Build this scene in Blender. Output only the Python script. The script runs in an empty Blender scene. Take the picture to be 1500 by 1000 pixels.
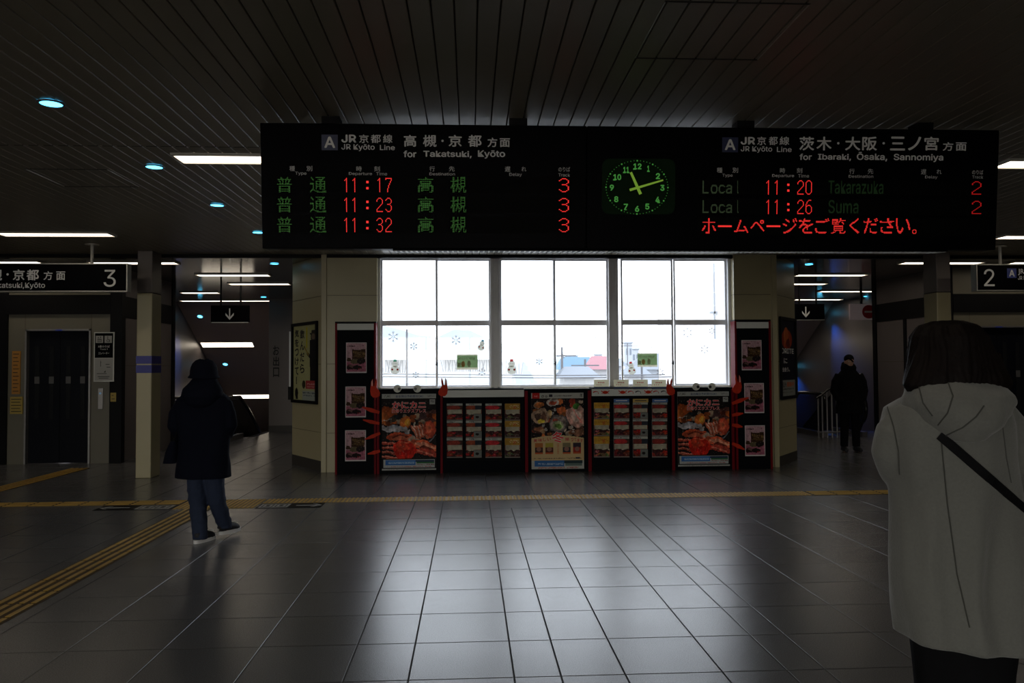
import bpy, bmesh, math, random
import numpy as np
from mathutils import Vector, Matrix, noise
from mathutils.bvhtree import BVHTree
random.seed(7)
rng = np.random.default_rng(5)
SC = bpy.context.scene
COL = SC.collection
PI = math.pi

# ------------------------------------------------------------------ camera
FPX, EYE = 1167.0, 1.6
YAW, PITCH, ROLL = math.radians(3.04), math.radians(1.82), math.radians(0.34)
FW = Vector((math.sin(YAW)*math.cos(PITCH), math.cos(YAW)*math.cos(PITCH), math.sin(PITCH)))
_r = Vector((math.cos(YAW), -math.sin(YAW), 0)); _u = _r.cross(FW)
RT = _r*math.cos(ROLL) - _u*math.sin(ROLL)
UP = _u*math.cos(ROLL) + _r*math.sin(ROLL)
cam_d = bpy.data.cameras.new('camera'); cam = bpy.data.objects.new('camera', cam_d); COL.objects.link(cam)
cam_d.sensor_width = 36; cam_d.lens = FPX/1500*36; cam_d.clip_end = 2000; cam_d.clip_start = 0.05
cam.matrix_world = Matrix(((RT.x, UP.x, -FW.x, 0), (RT.y, UP.y, -FW.y, 0), (RT.z, UP.z, -FW.z, EYE), (0, 0, 0, 1)))
SC.camera = cam

# ------------------------------------------------------------------ sky (overcast) and exposure
SKY = 4.2
w = bpy.data.worlds.new('world'); SC.world = w; w.use_nodes = True
bg = w.node_tree.nodes['Background']; bg.inputs[0].default_value = (0.90, 0.96, 1.06, 1); bg.inputs[1].default_value = SKY
LAMP = 4.2          # fluorescent diffusers
BLUE = 5.0          # blue downlights
SC.view_settings.view_transform = 'Standard'; SC.view_settings.look = 'None'
SC.view_settings.gamma = 1; SC.view_settings.use_curve_mapping = False
SC.view_settings.exposure = 0.0
pl = bpy.data.lights.new('window_portal', 'AREA'); pl.shape = 'RECTANGLE'; pl.size = 5.7; pl.size_y = 2.15
pl.cycles.is_portal = True
po = bpy.data.objects.new('window_portal', pl); COL.objects.link(po); po.location = (1.37, 12.75, 2.3); po.rotation_euler = (-PI/2, 0, 0)
pl2 = pl.copy(); pl2.size = 14.0; pl2.size_y = 2.7
po2 = bpy.data.objects.new('added_rear_portal', pl2); COL.objects.link(po2); po2.location = (-3.5, -7.12, 1.45); po2.rotation_euler = (PI/2, 0, 0)  # sampling portal for the added rear opening
pl3 = pl.copy(); pl3.size = 5.0; pl3.size_y = 2.7
po3 = bpy.data.objects.new('added_side_portal', pl3); COL.objects.link(po3); po3.location = (-11.12, -3.9, 1.45); po3.rotation_euler = (PI/2, 0, -PI/2)  # sampling portal for the added opening in the left wall

# ------------------------------------------------------------------ helpers
def ray(px, py): return FW + RT*((px-750)/FPX) - UP*((py-500)/FPX)
def atY(px, py, Y):
    d = ray(px, py); return Vector((0, 0, EYE)) + d*(Y/d.y)
def atZ(px, py, Z):
    d = ray(px, py); return Vector((0, 0, EYE)) + d*((Z-EYE)/d.z)
def atX(px, py, X):
    d = ray(px, py); return Vector((0, 0, EYE)) + d*(X/d.x)
def hit(root, px, py, y=0.0):
    """where a pixel's line of sight meets the root's local plane y"""
    inv = root.matrix_basis.inverted()
    o = inv @ Vector((0, 0, EYE)); d = inv.to_3x3() @ ray(px, py)
    return o + d*((y-o.y)/d.y)

def mat(name, col, rough=0.5, metal=0.0, var=0.0, scale=8.0, bump=0.0, emit=None, es=0.0, spec=0.5, sheen=0.0):
    m = bpy.data.materials.new(name); m.use_nodes = True; nt = m.node_tree
    b = nt.nodes['Principled BSDF']
    c = (*col, 1) if len(col) == 3 else col
    b.inputs['Base Color'].default_value = c; b.inputs['Roughness'].default_value = rough
    b.inputs['Metallic'].default_value = metal; b.inputs['Specular IOR Level'].default_value = spec
    if sheen: b.inputs['Sheen Weight'].default_value = sheen
    if emit: b.inputs['Emission Color'].default_value = (*emit, 1); b.inputs['Emission Strength'].default_value = es
    if var or bump:
        tc = nt.nodes.new('ShaderNodeTexCoord'); n = nt.nodes.new('ShaderNodeTexNoise')
        n.inputs['Scale'].default_value = scale; n.inputs['Detail'].default_value = 4
        nt.links.new(tc.outputs['Object'], n.inputs['Vector'])
        if var:
            mx = nt.nodes.new('ShaderNodeMix'); mx.data_type = 'RGBA'
            mx.inputs[6].default_value = tuple(x*(1-var) for x in col)+(1,); mx.inputs[7].default_value = tuple(min(1, x*(1+var)) for x in col)+(1,)
            nt.links.new(n.outputs[0], mx.inputs[0]); nt.links.new(mx.outputs[2], b.inputs['Base Color'])
        if bump:
            bp = nt.nodes.new('ShaderNodeBump'); bp.inputs['Strength'].default_value = bump; bp.inputs['Distance'].default_value = 0.01
            nt.links.new(n.outputs[0], bp.inputs['Height']); nt.links.new(bp.outputs[0], b.inputs['Normal'])
    return m
def attr_mat(name, rough=0.5, transl=0.0, spec=0.4):
    m = bpy.data.materials.new(name); m.use_nodes = True; nt = m.node_tree; b = nt.nodes['Principled BSDF']
    a = nt.nodes.new('ShaderNodeAttribute'); a.attribute_name = 'Col'
    nt.links.new(a.outputs['Color'], b.inputs['Base Color']); b.inputs['Roughness'].default_value = rough
    b.inputs['Specular IOR Level'].default_value = spec
    if transl:
        t = nt.nodes.new('ShaderNodeBsdfTranslucent'); mx = nt.nodes.new('ShaderNodeMixShader'); mx.inputs[0].default_value = transl
        nt.links.new(a.outputs['Color'], t.inputs[0]); nt.links.new(b.outputs[0], mx.inputs[1]); nt.links.new(t.outputs[0], mx.inputs[2])
        nt.links.new(mx.outputs[0], nt.nodes['Material Output'].inputs[0])
    return m
M = {}
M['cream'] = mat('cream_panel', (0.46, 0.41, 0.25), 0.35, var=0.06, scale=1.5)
M['cream_joint'] = mat('cream_joint', (0.12, 0.10, 0.07), 0.7)
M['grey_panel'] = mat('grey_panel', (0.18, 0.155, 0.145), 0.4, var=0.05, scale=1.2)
M['side_panel'] = mat('lilac_grey_panel', (0.15, 0.13, 0.13), 0.4, var=0.06, scale=1.2)
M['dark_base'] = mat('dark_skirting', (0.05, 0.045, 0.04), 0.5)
M['black'] = mat('black_paint', (0.005, 0.005, 0.006), 0.5, spec=0.12)
M['board_black'] = mat('board_black', (0.002, 0.002, 0.003), 0.4, spec=0.03)
M['led_black'] = mat('led_window_black', (0.004, 0.004, 0.004), 0.5, spec=0.03)
M['letter'] = mat('grey_lettering', (0.85, 0.85, 0.83), 0.5)
M['letter_dim'] = mat('dim_lettering', (0.72, 0.72, 0.70), 0.5)
M['white'] = mat('white_film', (0.75, 0.76, 0.74), 0.4, var=0.03, scale=3)
M['offwhite'] = mat('off_white_board', (0.72, 0.74, 0.70), 0.5, var=0.04, scale=4, spec=.1)
M['navy_badge'] = mat('navy_badge', (0.02, 0.028, 0.09), 0.4)
M['blue_band'] = mat('blue_band', (0.025, 0.03, 0.28), 0.4)
M['frame_metal'] = mat('aluminium_frame', (0.90, 0.91, 0.94), 0.5, metal=0.0, var=0.04, scale=6)
M['white_cladding'] = mat('white_cladding', (.8, .8, .8), .6)
M['rim'] = mat('bright_rim', (0.5, 0.5, 0.46), 0.35, metal=0.5)
M['steel'] = mat('brushed_steel', (0.32, 0.31, 0.30), 0.35, metal=0.8, var=0.08, scale=20)
M['red_trim'] = mat('red_trim', (0.16, 0.004, 0.010), 0.5, spec=.08)
M['rack_black'] = mat('rack_black', (0.005, 0.006, 0.008), 0.6, spec=.04)
M['crab'] = mat('crab_red', (0.55, 0.035, 0.012), 0.5, var=0.25, scale=30, spec=.1)
M['crab_light'] = mat('crab_pink', (0.75, 0.45, 0.38), 0.5)
M['eye_white'] = mat('eye_white', (0.70, 0.71, 0.62), 0.5)
M['pupil'] = mat('pupil_black', (0.01, 0.01, 0.01), 0.4)
M['yellow'] = mat('tactile_yellow', (0.55, 0.33, 0.05), 0.45, var=0.3, scale=3, bump=0.1)
M['led_red'] = mat('led_red', (0.1, 0, 0), 0.5, emit=(1.0, 0.035, 0.03), es=0.85)
M['led_red_dim'] = mat('led_red_dim', (0.05, 0, 0), 0.5, emit=(1.0, 0.02, 0.02), es=0.33)
M['led_green'] = mat('led_green', (0.0, 0.05, 0), 0.5, emit=(0.22, 0.75, 0.14), es=0.20)
M['led_green_dim'] = mat('led_green_dim', (0.0, 0.03, 0), 0.5, emit=(0.35, 0.50, 0.25), es=0.08)
M['led_green_faint'] = mat('led_green_faint', (0.0, 0.02, 0), 0.5, emit=(0.12, 0.30, 0.10), es=0.06)
M['clock_face'] = mat('clock_face', (0.004, 0.008, 0.004), 0.5, spec=.04, emit=(0.05, 0.2, 0.05), es=0.008)
M['clock_num'] = mat('clock_numeral', (0.05, 0.2, 0.05), 0.5, emit=(0.09, 0.46, 0.07), es=0.33)
M['clock_hand'] = mat('clock_hand', (0.1, 0.2, 0.02), 0.5, emit=(0.30, 0.55, 0.05), es=0.36)
M['tube'] = mat('lamp_diffuser', (0.8, 0.8, 0.8), 0.4, emit=(1.0, 0.86, 0.68), es=LAMP)
M['blue_lamp'] = mat('blue_lamp', (0.1, 0.4, 0.8), 0.4, emit=(0.10, 0.62, 1.0), es=BLUE)
M['lamp_frame'] = mat('lamp_frame', (0.55, 0.53, 0.48), 0.4)
M['ceiling'] = mat('ceiling_slat', (0.22, 0.195, 0.145), 0.38, var=0.05, scale=1.0, spec=0.6)
M['ceiling_gap'] = mat('ceiling_gap', (0.02, 0.018, 0.015), 0.8)
M['ceiling_smooth'] = mat('ceiling_panel', (0.10, 0.095, 0.09), 0.12, spec=0.8)
M['coat_grey'] = mat('grey_wool', (0.135, 0.137, 0.125), 0.95, var=0.14, scale=120, bump=0.15, sheen=0.3)
M['navy_coat'] = mat('navy_cloth', (0.0035, 0.0045, 0.011), 0.9, var=0.2, scale=60, bump=0.15, spec=.1)
M['jeans'] = mat('denim', (0.012, 0.021, 0.050), 0.9, var=0.25, scale=60, bump=0.2)
M['black_cloth'] = mat('black_cloth', (0.005, 0.005, 0.006), 0.9, var=0.2, scale=60, spec=.1)
M['hair'] = mat('dark_hair', (0.0045, 0.0024, 0.002), 0.65, var=0.5, scale=40, bump=0.3, spec=.12)
M['skin'] = mat('skin', (0.52, 0.30, 0.20), 0.5)
M['rubber'] = mat('white_rubber', (0.70, 0.70, 0.70), 0.5)
M['shoe_black'] = mat('shoe_black', (0.012, 0.012, 0.016), 0.7)
M['strap'] = mat('black_strap', (0.005, 0.005, 0.006), 0.7, spec=.1)
M['door_black'] = mat('elevator_door_glass', (0.005, 0.006, 0.010), 0.45, spec=0.1)
M['window_strip'] = mat('door_window', (0.012, 0.013, 0.015), 0.4, spec=0.1)
M['notice'] = mat('notice_yellow', (0.42, 0.30, 0.06), 0.5)
M['notice_orange'] = mat('notice_orange', (0.45, 0.20, 0.03), 0.5)
M['ink'] = mat('ink', (0.015, 0.015, 0.015), 0.6)
M['ink_red'] = mat('ink_red', (0.50, 0.02, 0.03), 0.6)
M['paint_paper'] = attr_mat('printed_paper', 0.5, spec=.08)
M['sticker'] = attr_mat('window_sticker', 0.6, transl=0.6)
M['green_hi'] = mat('blue_glint', (0.1, 0.3, 0.8), 0.2)

def glass_mat(name, tint=(1, 1, 1), refl=0.06):
    m = bpy.data.materials.new(name); m.use_nodes = True; nt = m.node_tree; nt.nodes.remove(nt.nodes['Principled BSDF'])
    t = nt.nodes.new('ShaderNodeBsdfTransparent'); t.inputs[0].default_value = (*tint, 1)
    g = nt.nodes.new('ShaderNodeBsdfGlossy'); g.inputs['Roughness'].default_value = 0.02
    mx = nt.nodes.new('ShaderNodeMixShader'); mx.inputs[0].default_value = refl
    nt.links.new(t.outputs[0], mx.inputs[1]); nt.links.new(g.outputs[0], mx.inputs[2]); nt.links.new(mx.outputs[0], nt.nodes['Material Output'].inputs[0])
    return m
M['glass'] = glass_mat('window_glass', (0.97, 0.98, 0.98), 0.05)
M['added_opening_glass'] = glass_mat('added_opening_glass', (1.0, 0.955, 0.87), 0.05)  # warm tint for the fill daylight of the added openings
M['dark_glass'] = glass_mat('smoked_glass', (0.45, 0.45, 0.47), 0.07)

M['title_red'] = mat('title_red', (0.75, 0.03, 0.04), .5, spec=.1); M['title_white'] = mat('title_white', (0.7, 0.66, 0.62), .5); M['ink_blue'] = mat('ink_blue', (0.03, 0.06, 0.16), .5); M['title_orange'] = mat('title_orange', (0.55, 0.12, 0.03), .5)
M['tab_blue'] = mat('tab_blue', (.05, .14, .38), .5); M['tab_yellow'] = mat('tab_yellow', (.50, .34, .08), .5)
M['card_cream'] = mat('card_cream', (.62, .56, .38), .6)
M['pink_white'] = mat('pink_white_sign', (.42, .34, .34), .5, emit=(1, .8, .8), es=.03)
M['soffit'] = mat('soffit', (.42, .34, .29), .6)

class MB:
    def __init__(s): s.v = []; s.f = []; s.mi = []; s.sm = []
    def add(s, vs, fs, mi=0, sm=False):
        o = len(s.v); s.v += [tuple(p) for p in vs]
        for f in fs: s.f.append(tuple(i+o for i in f)); s.mi.append(mi); s.sm.append(sm)
        return s
    def box(s, x0, x1, y0, y1, z0, z1, mi=0, bev=0.0):
        if bev > 0:
            bm = bmesh.new(); bmesh.ops.create_cube(bm, size=1)
            for v in bm.verts: v.co = Vector((x0+(v.co.x+.5)*(x1-x0), y0+(v.co.y+.5)*(y1-y0), z0+(v.co.z+.5)*(z1-z0)))
            bmesh.ops.bevel(bm, geom=bm.edges[:], offset=bev, segments=2, affect='EDGES', profile=0.5)
            return s.bm(bm, mi)
        vs = [(x, y, z) for x in (x0, x1) for y in (y0, y1) for z in (z0, z1)]
        return s.add(vs, [(0, 1, 3, 2), (4, 6, 7, 5), (0, 4, 5, 1), (2, 3, 7, 6), (0, 2, 6, 4), (1, 5, 7, 3)], mi)
    def bm(s, bm, mi=0, sm=False):
        bm.verts.index_update()
        s.add([v.co for v in bm.verts], [[v.index for v in f.verts] for f in bm.faces], mi, sm); bm.free(); return s
    def quad(s, a, b, c, d, mi=0): return s.add([a, b, c, d], [(0, 1, 2, 3)], mi)
    def prism(s, poly, y0, y1, mi=0):          # poly in (x,z), extruded along y
        n = len(poly); vs = [(x, y0, z) for x, z in poly]+[(x, y1, z) for x, z in poly]
        fs = [tuple(range(n)), tuple(range(2*n-1, n-1, -1))]+[(i, i+n, (i+1) % n+n, (i+1) % n) for i in range(n)]
        return s.add(vs, fs, mi)
    def slab(s, poly, z0, z1, mi=0):            # poly in (x,y), extruded along z
        n = len(poly); vs = [(x, y, z0) for x, y in poly]+[(x, y, z1) for x, y in poly]
        fs = [tuple(range(n-1, -1, -1)), tuple(range(n, 2*n))]+[(i, (i+1) % n, (i+1) % n+n, i+n) for i in range(n)]
        return s.add(vs, fs, mi)
    def tube(s, pts, rs, n=10, mi=0, cap=True, flat=1.0):
        pts = [Vector(p) for p in pts]
        if not hasattr(rs, '__len__'): rs = [rs]*len(pts)
        rings = []; prev = None
        for i, p in enumerate(pts):
            t = (pts[min(i+1, len(pts)-1)]-pts[max(i-1, 0)]).normalized()
            if prev is None: a = t.orthogonal().normalized()
            else: a = (prev - t*prev.dot(t)).normalized()
            prev = a; b = t.cross(a)
            rings.append([p+(a*math.cos(2*PI*k/n)+b*math.sin(2*PI*k/n)*flat)*rs[i] for k in range(n)])
        return s.loft(rings, mi, cap)
    def loft(s, rings, mi=0, cap=True, sm=True):
        n = len(rings[0]); vs = [p for r in rings for p in r]; fs = []
        for i in range(len(rings)-1):
            for k in range(n):
                a = i*n+k; b = i*n+(k+1) % n; fs.append((a, b, b+n, a+n))
        s.add(vs, fs, mi, sm)
        if cap:
            s.add(rings[0], [tuple(range(n-1, -1, -1))], mi); s.add(rings[-1], [tuple(range(n))], mi)
        return s
    def ball(s, c, r, n=16, mi=0):
        bm = bmesh.new(); bmesh.ops.create_uvsphere(bm, u_segments=n, v_segments=max(6, n*2//3), radius=1)
        if not hasattr(r, '__len__'): r = (r, r, r)
        for v in bm.verts: v.co = Vector((c[0]+v.co.x*r[0], c[1]+v.co.y*r[1], c[2]+v.co.z*r[2]))
        return s.bm(bm, mi, True)
    def disc(s, c, r, axis='y', t=0.01, n=28, mi=0, ry=None):
        ry = ry or r
        if axis == 'y': return s.prism([(c[0]+r*math.cos(2*PI*k/n), c[2]+ry*math.sin(2*PI*k/n)) for k in range(n)], c[1]-t, c[1], mi)
        return s.slab([(c[0]+r*math.cos(2*PI*k/n), c[1]+ry*math.sin(2*PI*k/n)) for k in range(n)], c[2]-t, c[2], mi)
    def sheet(s, poly, y, mi=0): return s.add([(x, y, z) for x, z in poly], [tuple(range(len(poly)))], mi)
    def round_sheet(s, c, r, ry, mi=0, n=28): return s.sheet([(c[0]+r*math.cos(2*PI*k/n), c[2]+ry*math.sin(2*PI*k/n)) for k in range(n)], c[1], mi)
    def mesh(s, name):
        me = bpy.data.meshes.new(name); me.from_pydata(s.v, [], s.f)
        me.polygons.foreach_set('material_index', s.mi); me.polygons.foreach_set('use_smooth', s.sm); me.update(); return me
    def build(s, name, mats, parent=None, loc=None):
        me = s.mesh(name)
        for m in (mats if isinstance(mats, (list, tuple)) else [mats]): me.materials.append(M[m] if isinstance(m, str) else m)
        bm = bmesh.new(); bm.from_mesh(me); bmesh.ops.recalc_face_normals(bm, faces=bm.faces[:]); bm.to_mesh(me); bm.free()
        return obj(name, me, parent, loc)
def obj(name, me, parent=None, loc=None):
    o = bpy.data.objects.new(name, me); COL.objects.link(o)
    if parent is not None: o.parent = parent
    if loc is not None: o.location = loc
    return o
def tag(o, label, cat, group=None, kind=None):
    o['label'] = label; o['category'] = cat
    if group: o['group'] = group
    if kind: o['kind'] = kind
    return o
def struct(o): o['kind'] = 'structure'; return o
def empty(name, loc=(0, 0, 0), rot=(0, 0, 0)):
    o = bpy.data.objects.new(name, None); COL.objects.link(o); o.location = loc; o.rotation_euler = rot
    o.empty_display_size = 0.1; o.matrix_basis = Matrix.LocRotScale(Vector(loc), __import__('mathutils').Euler(rot), None)
    return o
def copy_tree(o, parent=None):
    c = o.copy(); COL.objects.link(c)
    if parent is not None: c.parent = parent
    for ch in list(o.children): copy_tree(ch, c)
    return c

try:        # the sans serif that ships inside Blender; the built-in face if it is not there
    import os
    FONT = bpy.data.fonts.load(os.path.join(bpy.utils.resource_path('LOCAL'), 'datafiles', 'fonts', 'Inter.woff2'))
except Exception:
    FONT = None
_tc = {}; _tn = {}
def text_mesh(body, bold=0.0, res=3, shear=0):
    key = (body, bold, res)
    if key in _tc: return _tc[key]
    latin = FONT is not None and all(ord(c) < 0x250 for c in body)
    cu = bpy.data.curves.new('t', 'FONT'); cu.body = body; cu.resolution_u = res; cu.offset = min(0, bold); cu.size = 1
    if latin: cu.font = FONT
    ob = bpy.data.objects.new('t', cu); COL.objects.link(ob)
    dg = bpy.context.evaluated_depsgraph_get(); dg.update()
    me = bpy.data.meshes.new_from_object(ob.evaluated_get(dg))
    vs = np.array([v.co[:2] for v in me.vertices]).reshape(-1, 2); fs = [tuple(p.vertices) for p in me.polygons]
    bpy.data.objects.remove(ob); bpy.data.curves.remove(cu); bpy.data.meshes.remove(me)
    if bold > 0 and len(vs):                     # heavier strokes: the outline repeated at small shifts
        n0 = len(vs); V0, F0 = vs, fs; n_ = 8 if bold > .025 else 4; sh = [(bold*math.cos(2*PI*k/n_), bold*math.sin(2*PI*k/n_)) for k in range(n_)]
        _tn[key] = n0
        vs = np.concatenate([V0+np.array(s_) for s_ in sh]); fs = [tuple(i+n0*k for i in f) for k in range(n_) for f in F0]
    _tc[key] = (vs, fs); return vs, fs
def put_text(mb, body, x0, x1, z0, z1, y, bold=0.0, mi=0, plane='xz', res=3):
    """letters fitted into a rectangle of the local plane"""
    vs, fs = text_mesh(body, bold, res)
    if len(vs) == 0: return mb
    lo = vs.min(0); sz = np.maximum(vs.max(0)-lo, 1e-6); q = (vs-lo)/sz
    n0 = _tn.get((body, bold, res), 10**9)      # each repeat of the outline sits a hair in front of the last
    if plane == 'xz': pts = [(x0+a*(x1-x0), y-(i//n0)*.00012, z0+b*(z1-z0)) for i, (a, b) in enumerate(q)]
    else: pts = [(x0+a*(x1-x0), z0+b*(z1-z0), y) for a, b in q]
    return mb.add(pts, fs, mi)
def led_cells(body, rows=16, cols=None, bold=0.0, thr=0.34):
    vs, fs = text_mesh(body, bold, 2)
    bvh = BVHTree.FromPolygons([Vector((a, b, 0)) for a, b in vs], fs)
    lo = vs.min(0); hi = vs.max(0); cell = (hi[1]-lo[1])/rows; cols = cols or max(1, int(round((hi[0]-lo[0])/cell)))
    cx = (hi[0]-lo[0])/cols; out = []
    for j in range(rows):
        for i in range(cols):
            n = 0
            for a in (1/6, .5, 5/6):
                for b in (1/6, .5, 5/6):
                    r = bvh.ray_cast(Vector((lo[0]+(i+a)*cx, lo[1]+(j+b)*cell, 1)), Vector((0, 0, -1)), 2)
                    if r[0] is not None: n += 1
            if n/9 >= thr: out.append((i/cols, j/rows))
    return out, 1/cols, 1/rows
def put_led(mb, body, x0, x1, z0, z1, y, rows=16, bold=0.0, thr=0.34, fill=0.72, mi=0):
    cells, cw, ch = led_cells(body, rows, None, bold, thr); W = x1-x0; Hh = z1-z0; g = (1-fill)/2
    for a, b in cells:
        ax, az = x0+(a+cw*g)*W, z0+(b+ch*g)*Hh; bx, bz = x0+(a+cw*(1-g))*W, z0+(b+ch*(1-g))*Hh
        mb.quad((ax, y, az), (bx, y, az), (bx, y, bz), (ax, y, bz), mi)
    return mb

class Img:
    """a small printed picture: colours live on a grid of faces"""
    def __init__(s, w, h, bgc=(255, 255, 255)):
        s.w, s.h = w, h; s.a = np.ones((h, w, 3))*np.array(bgc, float)
        s.X, s.Y = np.meshgrid((np.arange(w)+.5)/w, (np.arange(h)+.5)/h)   # y=0 at the top
    def put(s, m, c, al=1.0): s.a[m] = s.a[m]*(1-al)+np.array(c, float)*al; return s
    def rect(s, x0, x1, y0, y1, c, al=1.0): return s.put((s.X >= x0) & (s.X < x1) & (s.Y >= y0) & (s.Y < y1), c, al)
    def ell(s, cx, cy, rx, ry, c, rot=0, al=1.0, ring=None):
        dx = (s.X-cx)*1.0; dy = (s.Y-cy)*s.h/s.w; ca, sa = math.cos(rot), math.sin(rot)
        u = (dx*ca+dy*sa)/rx; v = (-dx*sa+dy*ca)/(ry*s.h/s.w); d = u*u+v*v
        m = d < 1
        if ring: m = m & (d > ring)
        return s.put(m, c, al)
    def line(s, x0, y0, x1, y1, wd, c, al=1.0):
        asp = s.h/s.w; ax, ay, bx, by = x0, y0*asp, x1, y1*asp; px, py = s.X-ax, s.Y*asp-ay; dx, dy = bx-ax, by-ay
        t = np.clip((px*dx+py*dy)/(dx*dx+dy*dy+1e-9), 0, 1); d = np.hypot(px-t*dx, py-t*dy)
        return s.put(d < wd/2, c, al)
    def noise(s, amt): s.a *= 1+rng.normal(0, amt, (s.h, s.w, 1)); return s
    def field(s, n):
        g = rng.random((n+2, n+2)); y = np.linspace(0, n, s.h); x = np.linspace(0, n, s.w); yi = y.astype(int); xi = x.astype(int); fy = (y-yi)[:, None]; fx = (x-xi)[None, :]
        fy = fy*fy*(3-2*fy); fx = fx*fx*(3-2*fx)
        return (g[yi][:, xi]*(1-fx)+g[yi][:, xi+1]*fx)*(1-fy)+(g[yi+1][:, xi]*(1-fx)+g[yi+1][:, xi+1]*fx)*fy
    def organic(s, warp=.03, con=.5, n=9):
        """bends the painted shapes and mottles them like a printed food photograph"""
        dx = (s.field(n)-.5)*2*warp*s.w+(s.field(n*3)-.5)*warp*.7*s.w; dy = (s.field(n)-.5)*2*warp*s.h+(s.field(n*3)-.5)*warp*.7*s.h
        yy, xx = np.mgrid[0:s.h, 0:s.w]; s.a = s.a[np.clip(yy+dy, 0, s.h-1).astype(int), np.clip(xx+dx, 0, s.w-1).astype(int)]
        m = .6*s.field(n*2)+.4*s.field(n*5); s.a *= (1+con*(m[..., None]-.5)*2); hi = s.field(n*6) > .90; s.a[hi] = s.a[hi]*.6+np.array((215, 195, 180))*.4*1.0; s.a = np.clip(s.a, 0, 255); return s
    def scribble(s, x0, x1, y0, y1, c, dens=0.55):
        m = (s.X >= x0) & (s.X < x1) & (s.Y >= y0) & (s.Y < y1) & (rng.random((s.h, s.w)) < dens); return s.put(m, c, 0.85)
    def build(s, name, parent, x0, x1, z0, z1, y, t=0.002, m='paint_paper', mesh_only=False):
        w_, h_ = s.w, s.h
        xs = np.linspace(x0, x1, w_+1); zs = np.linspace(z1, z0, h_+1)
        V = [(x, y-t, z) for z in zs for x in xs]; n = len(V); Fs = []
        for j in range(h_):
            for i in range(w_):
                a = j*(w_+1)+i; Fs.append((a, a+w_+1, a+w_+2, a+1))
        V += [(x0, y, z1), (x1, y, z1), (x1, y, z0), (x0, y, z0)]
        c = [0, w_, h_*(w_+1)+w_, h_*(w_+1)]
        Fs += [(n, n+1, n+2, n+3), (c[0], c[1], n+1, n), (c[1], c[2], n+2, n+1), (c[2], c[3], n+3, n+2), (c[3], c[0], n, n+3)]
        me = bpy.data.meshes.new(name); me.from_pydata(V, [], Fs); me.update()
        ca = me.color_attributes.new('Col', 'FLOAT_COLOR', 'CORNER')
        lin = np.clip(s.a/255, 0, 1); lin = np.where(lin < .04045, lin/12.92, ((lin+.055)/1.055)**2.4).reshape(-1, 3)
        arr = np.ones((w_*h_+5, 4, 4), np.float32); arr[:w_*h_, :, :3] = lin[:, None, :]; arr[w_*h_:, :, :3] = 0.6
        ca.data.foreach_set('color', arr.reshape(-1)); me.materials.append(M[m])
        if mesh_only: return me
        return obj(name, me, parent)
def fuse(mb, name, m, parent, voxel=0.012, smooth=6, extra=None):
    """joins overlapping volumes into one continuous skin"""
    me = mb.mesh(name); ob = bpy.data.objects.new(name, me); COL.objects.link(ob)
    bm = bmesh.new(); bm.from_mesh(me); bmesh.ops.recalc_face_normals(bm, faces=bm.faces[:]); bm.to_mesh(me); bm.free()
    r = ob.modifiers.new('r', 'REMESH'); r.mode = 'VOXEL'; r.voxel_size = voxel; r.use_smooth_shade = True
    if smooth: sm = ob.modifiers.new('s', 'SMOOTH'); sm.factor = 0.5; sm.iterations = smooth
    dg = bpy.context.evaluated_depsgraph_get(); dg.update()
    out = bpy.data.meshes.new_from_object(ob.evaluated_get(dg)); out.name = name
    bpy.data.objects.remove(ob); bpy.data.meshes.remove(me)
    if extra:
        for v in out.vertices: v.co = extra(v.co)
    out.materials.clear(); out.materials.append(M[m])
    out.polygons.foreach_set('use_smooth', [True]*len(out.polygons)); out.update()
    return obj(name, out, parent)
def arc_ring(cx, cy, z, rx, ry, n=28, e=2.0, tilt=0.0, fold=0.0, nf=9, ph=0.0):
    out = []
    for k in range(n):
        a = 2*PI*k/n; c, s_ = math.cos(a), math.sin(a)
        x = rx*math.copysign(abs(c)**(2/e), c); y = ry*math.copysign(abs(s_)**(2/e), s_)
        f = 1+fold*math.sin(nf*a+ph)
        out.append(Vector((cx+x*f, cy+y*f, z+tilt*x)))
    return out
# ------------------------------------------------------------------ setting
CH = 3.35                      # ceiling height
XL, XR, YB, YE = -11.0, 13.6, -7.0, 30.0
def tiles():
    xs = [-2.30, -1.752, -1.205, -0.655, -0.322, 0.222, 0.465, 0.80, 1.312, 1.655, 1.86, 2.39]
    a = -2.30
    while a > XL: a -= 0.547; xs.insert(0, a)
    b = 2.39
    while b < XR: b += 0.547; xs.append(b)
    rows = [4.155+0.547*k for k in range(-21, 31)]
    mb = MB(); g = 0.0042; ch = 0.0012; cols = []
    def tile(x0, x1, y0, y1):
        if x1 > -5.3 and x0 < 7.9 and y0 > 13.0 and False: return
        vs = [(x0+g, y0+g, -ch), (x1-g, y0+g, -ch), (x1-g, y1-g, -ch), (x0+g, y1-g, -ch)]
        h = g+ch
        vs += [(x0+h, y0+h, 0), (x1-h, y0+h, 0), (x1-h, y1-h, 0), (x0+h, y1-h, 0)]
        mb.add(vs, [(4, 5, 6, 7), (0, 1, 5, 4), (1, 2, 6, 5), (2, 3, 7, 6), (3, 0, 4, 7)])
        c = 1+rng.normal(0, 0.035); cols.extend([c]*5)
    for j in range(len(rows)-1):
        x = list(xs)
        if rows[j] > 8.6: x.remove(0.465)
        for i in range(len(x)-1):
            xm = (x[i]+x[i+1])/2
            if rows[j] > 18.4 and (xm < -5.25 or xm > 7.85): continue
            if rows[j] > 12.7 and -2.3 < xm < 4.9 and rows[j] > 13.0: continue
            tile(x[i], x[i+1], rows[j], rows[j+1])
    o = mb.build('floor', 'floor'); ca = o.data.color_attributes.new('Col', 'FLOAT_COLOR', 'CORNER')
    arr = np.ones((len(cols), 4, 4), np.float32); arr[:, :, :3] = np.array(cols)[:, None, None]
    ca.data.foreach_set('color', arr.reshape(-1)); return o
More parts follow.
